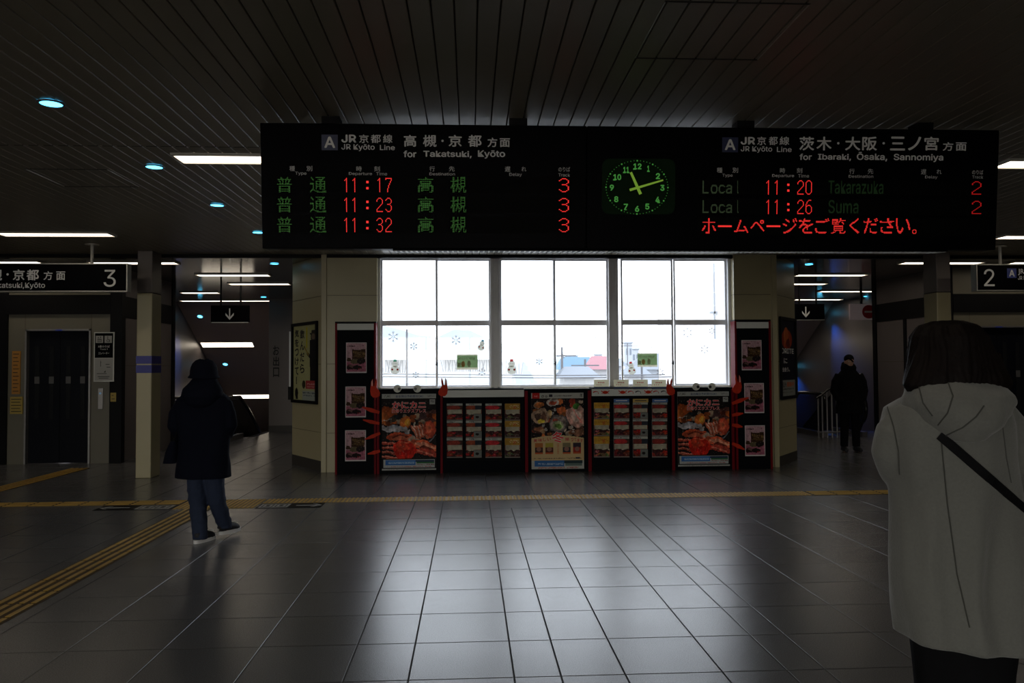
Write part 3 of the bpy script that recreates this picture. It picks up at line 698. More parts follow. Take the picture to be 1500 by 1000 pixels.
# rows behind the viewer that light the front of the hall
for y in (2.6, -1.6, -5.2):
    for x in (-5.4, 0.6, 6.6): strip(x-.7, x+.7, y, 'fluorescent strip in the hall ceiling behind the viewpoint')
def slope_strip(x0, x1, Y, label, sx):
    z = CH-(Y-21.7)*math.tan(math.radians(31)); r = strip(x0, x1, Y, label, z); r.rotation_euler = (-math.radians(31), 0, 0); return r
slope_strip(-7.75, -6.25, 23.45, 'fluorescent strip on the sloping soffit above the left escalator', -1)
slope_strip(-7.6, -5.3, 26.1, 'lowest fluorescent strip on the sloping soffit beside the escalator handrail', -1)
slope_strip(7.75, 9.25, 23.4, 'short fluorescent strip on the sloping soffit of the right corridor', 1)
def blue(p, label, tilt=0, glow=0):
    root = empty('blue_downlight', p, (tilt, 0, 0)); n = 28
    mb = MB(); mb.loft([[Vector((q*math.cos(2*PI*k/n), q*math.sin(2*PI*k/n), z)) for k in range(n)] for q, z in ((.068, 0), (.085, 0), (.085, -.006), (.068, -.008), (.068, 0))], cap=False); mb.build('trim_ring', 'blue_ring', root)
    MB().disc((0, 0, -.002), .068, 'z', .003).build('lens', 'blue_lamp', root)
    tag(root, label, 'blue light', 'blue ceiling downlights')
    if glow:
        lt = bpy.data.lights.new('lamp_glow', 'SPOT'); lt.energy = glow; lt.color = (0.02, 0.16, 1.0); lt.spot_size = math.radians(70); lt.spot_blend = 0.8; lt.shadow_soft_size = 0.06
        lo = obj('lamp_glow', lt, root, (0, 0, -.012))
M['blue_ring'] = mat('blue_ring', (0.12, 0.13, 0.14), .3)
M['well_wall'] = M['side_panel']
for px, py, l in ((75, 151, 'largest and nearest blue downlight at the upper left'), (226, 244, 'second blue downlight, left of the bright fluorescent strip'), (318, 300, 'third blue downlight in the row left of the departure board'), (378, 340, 'blue downlight touching the lower left edge of the departure board')):
    blue(atZ(px, py, CH-.004), l)
for px, py, l in ((402, 386, 'blue downlight just inside the left corridor'), (386, 435, 'small far blue downlight above the left back wall'), (1185, 387, 'blue downlight just inside the right corridor'), (1269, 434, 'small far blue downlight beside the red circle sign')):
    blue(atZ(px, py, CH-.004), l)
def slope_pt(px, py):
    d = ray(px, py); s = math.tan(math.radians(31)); # z = CH-(y-21.7)s
    t = (CH+21.7*s-EYE)/(d.z+s*d.y); return Vector((0, 0, EYE))+d*t+Vector((0, 0, -.006))
blue(slope_pt(293, 463), 'blue downlight high on the left sloping soffit near the wall', -math.radians(31), 170)
blue(slope_pt(330, 533), 'blue downlight low on the left sloping soffit beside the hat', -math.radians(31), 170)
blue(Vector((9.9, 22.0, CH-.28)), 'blue downlight on the right sloping soffit above the blue glow on the wall', -math.radians(31), 170)
blue(Vector((9.9, 24.6, CH-1.77)), 'lower blue downlight on the right sloping soffit above the railing', -math.radians(31), 170)
# ------------------------------------------------------------------ departure board
BT = math.radians(5.0)
board = empty('departure_board', (1.22, 5.6, 2.432), (BT, 0, 0))
tag(board, 'large black departure board with red and green LED rows and a clock', 'departure board')
c0 = hit(board, 381, 181); c1 = hit(board, 1465, 189); c2 = hit(board, 1458, 365); c3 = hit(board, 384, 365)
BX0, BX1, BZ0, BZ1 = (c0.x+c3.x)/2, (c1.x+c2.x)/2, (c2.z+c3.z)/2, (c0.z+c1.z)/2
SX = hit(board, 859.5, 280).x
for i, (a, b_) in enumerate(((BX0, SX-.002), (SX+.002, BX1))):
    mb = MB(); mb.box(a, b_, 0, .2, BZ0, BZ1, bev=.006); mb.build('housing', 'board_black', board)
mb = MB(); n = 110                              # ventilation grille along the bottom
mb.box(BX0+.9, BX1-.35, .02, .19, BZ0-.012, BZ0, 1)
for k in range(n):
    x = BX0+.9+(BX1-BX0-1.25)*(k+.5)/n; mb.box(x-.006, x+.006, .02, .19, BZ0-.016, BZ0-.012)
mb.build('bottom_grille', ['rim', 'board_black'], board)
for px in (483, 760, 1095, 1359):
    p = hit(board, px, 175); x = p.x
    h = MB().box(x-.062, x+.062, .03, .15, BZ1-.01, BZ1+.075).build('hanger', 'black', board)
def rect(px0, py0, px1, py1):
    a = hit(board, px0, py0); b_ = hit(board, px1, py1); return a.x, b_.x, b_.z, a.z
Yt = -.0015
DIG = {'0': '..###..|.#...#.|#.....#|#.....#|#.....#|#.....#|#.....#|#.....#|#.....#|#.....#|#.....#|#.....#|.#...#.|..###..',
 '1': '...#...|..##...|.#.#...|...#...|...#...|...#...|...#...|...#...|...#...|...#...|...#...|...#...|...#...|...#...',
 '2': '..###..|.#...#.|#.....#|#.....#|......#|......#|.....#.|....#..|...#...|..#....|.#.....|#......|#......|#######',
 '3': '..###..|.#...#.|#.....#|......#|......#|.....#.|..###..|.....#.|......#|......#|......#|#.....#|.#...#.|..###..',
 '6': '...###.|..#....|.#.....|.#.....|#......|#.###..|##...#.|#.....#|#.....#|#.....#|#.....#|#.....#|.#...#.|..###..',
 '7': '#######|#.....#|......#|.....#.|.....#.|....#..|....#..|...#...|...#...|...#...|..#....|..#....|..#....|..#....'}
def put_digit(mb, ch, px0, px1, py0, py1, fill=.86):
    rws = DIG[ch].split('|'); x0, x1, z0, z1 = rect(px0, py0, px1, py1); cw, chh = (x1-x0)/7, (z1-z0)/len(rws); g = (1-fill)/2
    for j, rw in enumerate(rws):
        for i, q in enumerate(rw):
            if q == '#':
                a, b_ = x0+(i+g)*cw, z1-(j+1-g)*chh; mb.quad((a, Yt-.001, b_), (a+cw*fill, Yt-.001, b_), (a+cw*fill, Yt-.001, b_+chh*fill), (a, Yt-.001, b_+chh*fill))
_grp = {}
def btext(mb, s, px0, px1, py0, py1, bold=0, mi=0):
    x0, x1, z0, z1 = rect(px0, py0, px1, py1); ascii_ = ord(s[0]) < 0x250; right = px0 > 960
    if mb == 'head':
        name = ('line_name' if (px0 < 588 or 1080 < px0 < 1165) else 'destination_name') + ('_romanized' if ascii_ and s != 'JR' else '')
        key = (name, right)
    else:
        k = sum(px0 > q for q in (480, 600, 700, 800, 960, 1100, 1200, 1300, 1400)); name = 'column_heading'; key = (name, k)
    g = _grp.setdefault(key, MB()); put_text(g, s, x0, x1, z0, z1, Yt, bold, mi)
def flush(m):
    for (name, _k), g in _grp.items(): g.build(name, m, board)
    _grp.clear()
for (px0, py0, px1, py1) in ((471, 197, 495, 220), (1058, 201, 1081, 223)):
    x0, x1, z0, z1 = rect(px0, py0, px1, py1); g = MB().box(x0, x1, Yt, .002, z0, z1).build('line_badge', 'navy_badge', board)
    mb = MB(); put_text(mb, 'A', x0+(x1-x0)*.16, x1-(x1-x0)*.16, z0+(z1-z0)*.14, z1-(z1-z0)*.13, Yt-.001, .02); mb.build('badge_letter', 'letter', g)
mb = 'head'
btext(mb, 'JR', 500, 522, 197, 209, .025); btext(mb, '京', 526, 540, 197, 209.5, .012); btext(mb, '都', 543, 558, 197, 209.5, .012); btext(mb, '線', 561, 575, 197, 209.5, .012)
btext(mb, 'JR Kyōto', 500, 549, 211, 221.5, .012); btext(mb, 'Line', 556.5, 578.5, 212, 220, .012)
btext(mb, '高', 591.5, 610, 197.5, 215, .022); btext(mb, '槻', 619.5, 639.5, 197.5, 215.2, .02); btext(mb, '・', 646.5, 650, 204.5, 208, .03); btext(mb, '京', 657, 676.5, 197.5, 215, .022); btext(mb, '都', 685.5, 705.5, 197.5, 215.2, .022)
btext(mb, '方', 714, 728.5, 201.5, 215.5, .02); btext(mb, '面', 732, 747, 202.5, 215.5, .02)
btext(mb, 'for', 591, 610, 220.5, 230.5, .02); btext(mb, 'Takatsuki,', 620, 691, 220.5, 232, .02); btext(mb, 'Kyōto', 700, 740, 220, 232.5, .02)
btext(mb, 'JR', 1085, 1106, 200.5, 212, .025); btext(mb, '京', 1109, 1122, 200, 212.5, .012); btext(mb, '都', 1126, 1139, 200, 212.5, .012); btext(mb, '線', 1142, 1156, 200, 212.5, .012)
btext(mb, 'JR Kyōto', 1085, 1131, 214, 224, .012); btext(mb, 'Line', 1138, 1159.5, 214.8, 222.8, .012)
for ch, a, b_ in (('茨', 1171, 1192.5), ('木', 1196, 1218), ('大', 1238, 1260), ('阪', 1263, 1284.5), ('三', 1304, 1325.5), ('ノ', 1330, 1349), ('宮', 1354, 1374.5)): btext(mb, ch, a, b_, 200, 220.5, .022)
for a in (1226, 1292.5): btext(mb, '・', a, a+3.6, 208, 211.6, .03)
btext(mb, '方', 1381, 1396, 208, 221, .02); btext(mb, '面', 1400, 1415.5, 208.5, 221, .02)
btext(mb, 'for', 1171, 1189, 225, 234.5, .02); btext(mb, 'Ibaraki,', 1198, 1246.5, 225, 236, .02); btext(mb, 'Ōsaka,', 1255, 1299.5, 222.5, 236.5, .02); btext(mb, 'Sannomiya', 1309, 1381.5, 225, 237.5, .02)
flush('letter')
mb = 'col'
for ch, a, b_, c, d in (('種', 424, 432, 243, 250.5), ('別', 449, 457.5, 243, 250.5), ('時', 522, 530, 243.5, 251), ('刻', 548, 556.5, 243.5, 251), ('行', 629, 637, 243.5, 251), ('先', 657.5, 666, 243.5, 251), ('遅', 739.5, 747.5, 244, 251.5), ('れ', 764, 771, 244, 251),
    ('のりば', 818, 835, 244.5, 251.5), ('種', 1050, 1058, 245.5, 253), ('別', 1073, 1081, 245.5, 253), ('時', 1142.5, 1150, 246, 253.5), ('刻', 1167, 1175, 246, 253.5), ('行', 1244, 1251.5, 247, 254.5), ('先', 1271, 1279, 247, 254.5), ('遅', 1349, 1356.5, 248, 255.5), ('れ', 1372, 1379, 248, 255), ('のりば', 1424, 1440, 249, 255.5)):
    btext(mb, ch, a, b_, c, d, .006)
for s_, a, b_, c, d in (('Type', 432.5, 449, 251.5, 257), ('Departure', 511, 545, 252, 257.5), ('Time', 551, 567, 252, 257), ('Destination', 629, 666.5, 252.5, 257), ('Delay', 746, 764.5, 253, 259), ('Track', 818, 835, 254, 258.5), ('Type', 1058, 1073, 254.5, 260), ('Departure', 1131, 1163, 255, 260.5), ('Time', 1169, 1185, 255, 260), ('Destination', 1243, 1279, 256, 260.5), ('Delay', 1355, 1373, 257, 262.5), ('Track', 1424, 1440, 257, 261.5)):
    btext(mb, s_, a, b_, c, d, .004)
flush('letter_dim')
def led_window(px0, py0, px1, py1):
    x0, x1, z0, z1 = rect(px0, py0, px1, py1); return MB().box(x0, x1, -.001, .002, z0, z1).build('led_window', 'led_black', board)
rowsL = ((259, 282), (288, 311), (317.5, 340.5)); rowsR = ((263.5, 285.5), (292, 314))
for i, (a, b_) in enumerate(rowsL):
    W1 = led_window(398, a-1.5, 848, b_+1.5)
    g = MB(); g2 = MB(); r = MB(); r3 = MB()
    for ch, c, d in (('普', 405.5, 428), ('通', 454, 478), ('高', 612, 635), ('槻', 660, 683)):
        x0, x1, z0, z1 = rect(c, a, d, b_); put_led(g if c < 600 else g2, ch, x0, x1, z0, z1, Yt-.001, rows=16, thr=(.30 if ch == '高' else .40), fill=.52)
    t = ('17', '23', '32')[i]
    for ch, c, d in (('1', 503, 512.5), ('1', 515, 524.5), (t[0], 551.5, 561), (t[1], 564.5, 574)): put_digit(r, ch, c, d, a+1.5, b_-.5)
    for zc in (a+7.5, a+16.5):
        x0, x1, z0, z1 = rect(536.5, zc-1.6, 540, zc+1.8); r.quad((x0, Yt-.001, z0), (x1, Yt-.001, z0), (x1, Yt-.001, z1), (x0, Yt-.001, z1))
    put_digit(r3, '3', 818.5, 833.5, a+2, b_-.5)
    g.build('train_type', 'led_green', W1); g2.build('destination_text', 'led_green', W1); r.build('departure_time', 'led_red', W1); r3.build('track_number', 'led_red', W1)
for i, (a, b_) in enumerate(rowsR):
    W1 = led_window(1022, a-1.5, 1448, b_+1.5); g = MB(); r = MB(); r2 = MB(); f = MB()
    for ch, c, d, q in (('L', 1029, 1038, 0), ('o', 1041, 1051, 6), ('c', 1052.5, 1062, 6), ('a', 1063.5, 1072, 6), ('l', 1080, 1081.5, 0)):
        x0, x1, z0, z1 = rect(c, a+1+q, d, b_-2); put_led(g, ch, x0, x1, z0, z1, Yt-.001, rows=16 if not q else 11, thr=.3)
    t = ('20', '26')[i]
    for ch, c, d in (('1', 1121, 1130), ('1', 1133.5, 1142.5), (t[0], 1168, 1177), (t[1], 1180, 1189)): put_digit(r, ch, c, d, a+.5, b_-.5)
    for zc in (a+7, a+15.5):
        x0, x1, z0, z1 = rect(1153, zc-1.5, 1156.2, zc+1.7); r.quad((x0, Yt-.001, z0), (x1, Yt-.001, z0), (x1, Yt-.001, z1), (x0, Yt-.001, z1))
    put_digit(r2, '2', 1423.5, 1437, a+2, b_-.5)
    s_, d = (('Takarazuka', 1293.5), ('Suma', 1257))[i]
    x0, x1, z0, z1 = rect(1213.5, a+1, d, b_-1.5); put_led(f, s_, x0, x1, z0, z1, Yt-.001, rows=18, thr=.3, fill=.7)
    g.build('train_type', 'led_green_dim', W1); r.build('departure_time', 'led_red', W1); r2.build('track_number', 'led_red_dim', W1); f.build('destination_text', 'led_green_faint', W1)
W1 = led_window(1022, 318, 1448, 345); r = MB()
for k, ch in enumerate('ホームページをご覧ください。'):
    c = 1028+k*23.7; w_ = {'ー': 20, 'く': 14, '。': 6}.get(ch, 20.5)
    z0p, z1p = {'ー': (330, 332.5), '。': (336, 342.5), 'ム': (322, 341), 'ペ': (322, 339)}.get(ch, (319.5, 342))
    ox = {'く': 3, '。': 0}.get(ch, 0); x0, x1, z0, z1 = rect(c+ox, z0p, c+ox+w_, z1p)
    if ch == 'ー': r.box(x0, x1, Yt-.0015, Yt, z0, z1)
    else: put_led(r, ch, x0, x1, z0, z1, Yt-.001, rows=17 if ch != '。' else 6, thr=.42, bold=0, fill=.8)
r.build('scrolling_message', 'led_red', W1)
# clock
x0, x1, z0, z1 = rect(882, 232, 988.5, 314); cc = rect(933, 274.5, 934, 275); CXc, CZc = cc[0], cc[3]
def rrect(x0, x1, z0, z1, r, n=6):
    out = []
    for cx, cz, a0 in ((x1-r, z1-r, 0), (x0+r, z1-r, 90), (x0+r, z0+r, 180), (x1-r, z0+r, 270)):
        for k in range(n+1): a = math.radians(a0+90*k/n); out.append((cx+r*math.cos(a), cz+r*math.sin(a)))
    return out
clk = MB().prism(rrect(x0, x1, z0, z1, .055), -.004, .004).build('clock_face', 'clock_face', board)
u = (x1-x0)/106.5
mb = MB()
for hnum, px, pz in ((12, 933.5, 243.8), (1, 949.5, 247), (2, 963.5, 258), (3, 970, 275.2), (4, 963, 292.5), (5, 948, 302.5), (6, 933, 306), (7, 916.5, 302.8), (8, 902.5, 291.8), (9, 896, 274.8), (10, 904, 259.5), (11, 917, 248.8)):
    w_ = 6.2 if hnum < 10 else 12; wd = {1: 3.2, 11: 8.5, 10: 11.5}.get(hnum, w_); a = rect(px-wd/2, pz-4.4, px+wd/2, pz+4.4)
    put_text(mb, str(hnum), a[0], a[1], a[2], a[3], -.0055, .03)
    if hnum in (1, 4, 7, 10, 11, 12):            # slab feet of the numerals
        for q in ({1: (0,), 4: (1.6,), 7: (-.6,), 10: (-4.3,), 11: (-2.9, 2.9), 12: (-4.4,)}[hnum]):
            b_ = rect(px+q-1.9, pz+3.8, px+q+2.1, pz+4.9); mb.quad((b_[0], -.0055, b_[2]), (b_[1], -.0055, b_[2]), (b_[1], -.0055, b_[3]), (b_[0], -.0055, b_[3]))
mb.build('clock_numerals', 'clock_num', clk)
mb = MB()
for k in range(60):
    a = 2*PI*k/60; e = 46*u if True else 0; rx, rz = 45*u, 38*u
    x = CXc+rx*math.sin(a); z = CZc+rz*math.cos(a); q = (1.0 if k % 5 == 0 else .45)*u
    mb.box(x-q, x+q, -.0055, -.004, z-q, z+q)
mb.build('minute_marks', 'clock_num', clk)
def hand(px, py, tx, ty, w0, w1, y):
    a = rect(px, py, px+1, py+1); t = rect(tx, ty, tx+1, ty+1); A = Vector((t[0], t[3])); B = Vector((a[0], a[3])); d = (B-A).normalized(); nn = Vector((-d.y, d.x))
    return MB().prism([tuple(A+nn*w0), tuple(B+nn*w1), tuple(B-nn*w1), tuple(A-nn*w0)], y-.001, y).build('clock_hand', 'clock_hand', clk)
hand(923.7, 252.5, 938, 284.5, 2.2*u, 1.7*u, -.008); hand(971, 264, 922, 278.5, 1.8*u, 1.1*u, -.010)

# ------------------------------------------------------------------ hanging signs
def track_sign(x0, x1, label, side):
    Y = 11.35; zt, zb = 3.075, 2.678
    root = empty('track_sign', ((x0+x1)/2, Y, zb)); h = (x1-x0)/2; H_ = zt-zb
    MB().box(-h+.012, h-.012, 0, .12, .012, H_-.012).build('panel', 'board_black', root)
    mb = MB()
    for a, b_, c, d in ((-h, h, 0, .014), (-h, h, H_-.014, H_), (-h, -h+.014, .014, H_-.014), (h-.014, h, .014, H_-.014)): mb.box(a, b_, -.006, .126, c, d)
    mb.build('rim', 'rim', root)
    for x in ((-.0, ) if True else ()):
        pass
    for x in (x for x in (-.95, .88 if side < 0 else .95)):
        hp = MB(); hp.tube([(x, .06, H_-.01), (x, .06, CH-zb)], .022, 10); hp.disc((x, .06, CH-zb), .09, 'z', .012); hp.build('hanger', 'lamp_frame', root)
    mb = MB()
    def t(s, px0, px1, py0, py1, bold=.012):
        a = hit(root, px0, py0, 0); b_ = hit(root, px1, py1, 0); put_text(mb, s, a.x, b_.x, b_.z, a.z, -.0015, bold)
    if side < 0:
        t('3', 152, 169.5, 395, 420, 0); t('方', 64, 77, 397, 410); t('面', 82.5, 95.5, 397.5, 410); t('京', 19, 36, 394.5, 410.5, .02); t('都', 39, 57, 394.5, 410.5, .02)
        t('・', 9.5, 13, 400, 403.5, .03); t('槻', -15, 3, 394.5, 410.5, .02); t('高', -35, -18, 394.5, 410.5, .02); t('for Takatsuki,Kyōto', -35, 66, 413.5, 423.5, .01)
        t('JR京都線', -84, -50, 395, 406); t('JR Kyōto Line', -84, -50, 409, 416)
    else:
        t('2', 1441, 1457, 394, 419, 0); t('JR京都線', 1491, 1528, 392, 403); t('JR Kyōto Line', 1491, 1526, 404, 411, .008); t('茨木・大阪', 1545, 1620, 393, 410, .02); t('for Ibaraki, Ōsaka', 1545, 1630, 413, 423, .01)
    mb.build('lettering', 'sign_letter', root)
    a, b_ = (hit(root, -104, 392), hit(root, -88, 410)) if side < 0 else (hit(root, 1475, 393), hit(root, 1489, 407))
    g = MB().box(a.x, b_.x, -.002, 0, b_.z, a.z).build('line_badge', 'navy_badge2', root)
    mb = MB(); w_ = b_.x-a.x; put_text(mb, 'A', a.x+w_*.2, b_.x-w_*.2, b_.z+w_*.15, a.z-w_*.15, -.004, .02); mb.build('badge_letter', 'sign_letter', g)
    tag(root, label, 'sign')
M['sign_letter'] = mat('sign_letter', (0.62, 0.62, 0.60), .5, emit=(1, 1, 1), es=0.02)
M['navy_badge2'] = mat('navy_badge_sign', (0.04, 0.06, 0.25), .4)
track_sign(-7.55, -4.765, 'long black hanging sign for track 3 at the left edge', -1)
track_sign(7.475, 10.2, 'long black hanging sign for track 2 at the right edge', 1)
def arrow_sign(x0, x1, zb, zt, Y, px, label):
    root = empty('arrow_sign', ((x0+x1)/2, Y, zb)); h = (x1-x0)/2; H_ = zt-zb
    MB().box(-h, h, 0, .1, 0, H_, bev=.004).build('panel', 'board_black', root)
    MB().box(-h, h, -.003, .1, -.01, 0).build('lower_rim', 'rim', root)
    for x in (-h*.5, h*.55):
        MB().tube([(x, .05, H_-.01), (x, .05, CH-zb)], .02, 8).build('hanger', 'black', root)
    c = px; s_ = H_*.11; mb = MB(); mb.box(c-s_*.3, c+s_*.3, -.003, 0, H_*.2, H_*.82)
    for q in (-1, 1): mb.prism([(c, H_*.14), (c+q*H_*.24, H_*.42), (c+q*H_*.24, H_*.55), (c, H_*.27)], -.004, 0)
    mb.build('arrow', 'sign_letter', root); tag(root, label, 'sign')
arrow_sign(-5.36, -4.59, 2.56, 2.91, 16.8, -.0, 'black hanging sign with a white down arrow in the left corridor')
arrow_sign(7.03, 7.75, 2.59, 2.935, 17.0, -.06, 'black hanging sign with a white down arrow in the right corridor')
Yn = 18.0; a = atY(1245, 445, Yn); b_ = atY(1284, 468, Yn)
root = empty('no_entry_sign', ((a.x+b_.x)/2, Yn, b_.z)); h = (b_.x-a.x)/2; H_ = a.z-b_.z
MB().box(-h, h, 0, .06, 0, H_).build('panel', 'pink_white', root)
MB().disc((h*.42, -.001, H_*.5), H_*.43, 'y', .004).build('red_disc', 'ink_red', root)
MB().box(h*.42-H_*.28, h*.42+H_*.28, -.008, -.004, H_*.44, H_*.56).build('white_bar', 'white', root)
MB().tube([(-h*.1, .03, H_), (-h*.1, .03, CH-b_.z)], .03, 8).build('hanger', 'black', root)
M_ = tag(root, 'white hanging sign with a red no entry disc in the right corridor', 'sign')
# ------------------------------------------------------------------ display counter under the window
FY = 12.15
def frect(px0, py0, px1, py1, Y=FY):
    a = atY(px0, py0, Y); b_ = atY(px1, py1, Y); return a.x, b_.x, b_.z, a.z
def tower(px0, px1, pyt, hp, label):
    x0, x1, _, zt = frect(px0, pyt, px1, 690); root = empty('display_tower', ((x0+x1)/2, FY, 0)); h = (x1-x0)/2
    MB().box(-h+.02, h-.02, .006, .18, 0, zt-.02).build('board', 'rack_black', root)
    for s in (-1, 1): MB().box(min(s*h, s*(h-.03)), max(s*h, s*(h-.03)), -.012, .19, 0, zt-.022).build('red_edge', 'red_trim', root)
    MB().box(-h, h, -.012, .19, zt-.022, zt).build('top_edge', 'black', root)
    a = hit(root, hp[0], hp[1]); b_ = hit(root, hp[2], hp[3]); MB().box(a.x, b_.x, -.004, .01, b_.z, a.z).build('header_strip', 'offwhite', root)
    return tag(root, label, 'display panel', 'tall display towers beside the window'), zt
tower(491, 551, 471, (493.6, 474, 547.5, 483), 'tall black display tower with three pink posters at the left of the window')
tower(1075.5, 1132, 468, (1078, 471.5, 1129, 480.5), 'tall black display tower with three pink posters at the right of the window')
def choc():
    im = Img(34, 50, (190, 152, 160)); im.rect(0, 1, .62, 1, (168, 98, 118)); im.noise(.03)
    im.rect(.30, .92, .22, .60, (64, 42, 24)); 
    for k in range(7): im.ell(.36+k*.085, .30+.012*k, .035, .045, (130, 104, 64)); im.ell(.40+k*.08, .42+.01*k, .03, .05, (108, 84, 48))
    im.line(.30, .22, .30, .62, .05, (60, 32, 22)); im.ell(.42, .60, .22, .09, (96, 86, 62)); im.ell(.72, .60, .2, .10, (36, 26, 26)); im.ell(.12, .55, .12, .06, (66, 44, 30))
    im.ell(.18, .79, .18, .09, (40, 22, 24)); im.ell(.22, .76, .10, .04, (110, 80, 76)); im.ell(.52, .80, .22, .075, (36, 24, 22)); im.ell(.62, .86, .08, .03, (120, 20, 30)); im.organic(.018, .2, 6); im.scribble(.05, .45, .10, .15, (60, 30, 40), .8); im.scribble(.80, .87, .08, .13, (120, 60, 80), .8)
    im.scribble(.36, .88, .34, .38, (60, 36, 20), .5); im.scribble(.36, .88, .47, .52, (56, 34, 22), .5)
    im.rect(0, .04, 0, 1, (215, 208, 208)); im.rect(.96, 1, 0, 1, (215, 208, 208)); im.rect(0, 1, 0, .03, (215, 208, 208)); im.rect(0, 1, .97, 1, (215, 208, 208))
    return im
CH_IM = choc(); first = None; names = ('top', 'middle', 'bottom')
for si, (side, boxes) in enumerate((('left', ((507, 501.6, 537, 546), (506, 566, 536, 611), (505.6, 630, 536, 675))), ('right', ((1086, 498, 1116, 542), (1090, 561, 1119.5, 604.7), (1091, 623, 1121, 667.5))))):
    for i, bx_ in enumerate(boxes):
        x0, x1, z0, z1 = frect(*bx_); w_, h_ = x1-x0, z1-z0
        if first is None: first = CH_IM.build('dessert_poster', None, -.155, .155, 0, .463, 0); o = first; W0, H0 = .31, .463
        else: o = first.copy(); COL.objects.link(o)
        o.location = ((x0+x1)/2, FY, z0); o.scale = (w_/W0, 1, h_/H0)
        tag(o, 'pink chocolate dessert poster, %s one on the %s tower' % (names[i], side), 'poster', 'pink dessert posters on the two towers')
# middle counter: five bays
def bay(px0, px1, name, label, header=None, redL=None, redR=None, cat='display panel'):
    x0, x1, _, zt = frect(px0, 569.5 if px0 < 800 else 567.5, px1, 690); root = empty(name, ((x0+x1)/2, FY, 0)); h = (x1-x0)/2
    MB().box(-h, h, .006, .24, 0, zt).build('board', 'rack_black', root)
    for q in (redL, redR):
        if q:
            a = hit(root, q[0], 580); b_ = hit(root, q[1], 580); MB().box(a.x, b_.x, -.012, .01, .0, zt-.03).build('red_trim', 'red_trim', root)
    if header:
        a = hit(root, header[0], header[1]); b_ = hit(root, header[2], header[3]); MB().box(a.x, b_.x, -.006, .008, b_.z, a.z).build('header_strip', 'offwhite', root)
    return tag(root, label, cat), zt
bL, ZC = bay(552, 648.5, 'poster_stand', 'black poster stand with googly eyes under the first window, left end of the counter', redL=(552, 555.5), redR=(645, 648.4))
k1, _ = bay(649, 768, 'brochure_rack', 'black brochure rack between the left crab poster and the middle poster, plain white header', header=(649.2, 571.5, 767.6, 581), cat='brochure rack')
bM, _ = bay(768.5, 866, 'poster_stand', 'black poster stand in the middle of the counter, red trims at both sides', redL=(768.6, 773), redR=(861, 865.8))
k2, _ = bay(866.5, 982, 'brochure_rack', 'black brochure rack right of the middle poster, header with crab and shrimp pictures', header=(866.7, 569.5, 981.5, 579), cat='brochure rack')
bR, _ = bay(982.5, 1075, 'poster_stand', 'black poster stand with googly eyes under the third window, right end of the counter', redL=(983.5, 987.5), redR=(1071, 1074.6))
for rk in (k1, k2):
    for z in (0.19, 0.47, 0.73): MB().box(-.56, .56, -.010, .006, z-.008, z, bev=.002).build('shelf_lip', 'black', rk)
# seafood pictures on the second header
hz = hit(k2, 900, 574.4).z
for px, kind in ((872.5, 's'), (886.5, 'c'), (912, 'c'), (923.5, 's'), (934.5, 'k'), (949.5, 'c'), (960.5, 's'), (972, 'k')):
    x = hit(k2, px, 574).x; u = .0104; mb = MB()
    if kind == 'c':
        mb.disc((x, -.006, hz), 4*u, 'y', .002, 16, 0, 2.4*u)
        for s in (-1, 1):
            mb.prism([(x+s*3*u, hz+1*u), (x+s*6*u, hz+3*u), (x+s*6.4*u, hz+1.6*u), (x+s*3.6*u, hz)], -.008, -.006)
            mb.prism([(x+s*3*u, hz-.6*u), (x+s*6*u, hz-1.2*u), (x+s*5.8*u, hz-2*u), (x+s*3*u, hz-1.4*u)], -.008, -.006)
    else:
        mi = 0 if kind == 's' else 1; pts = [(x+(-4+1.3*k)*u, hz+(1.4*math.sin(k/2.2))*u) for k in range(7)]
        mb.prism([(a, b_+1.1*u*(1-.12*i)) for i, (a, b_) in enumerate(pts)]+[(a, b_-.9*u*(1-.1*i)) for i, (a, b_) in reversed(list(enumerate(pts)))], -.008, -.006, mi)
        mb.prism([(pts[-1][0], pts[-1][1]), (pts[-1][0]+.8*u, pts[-1][1]-2.4*u), (pts[-1][0]-.6*u, pts[-1][1]-2.6*u)], -.008, -.006, mi)
    mb.build({'c': 'crab_picture', 's': 'shrimp_picture', 'k': 'fish_picture'}[kind], ['crab', 'ink'], k2)

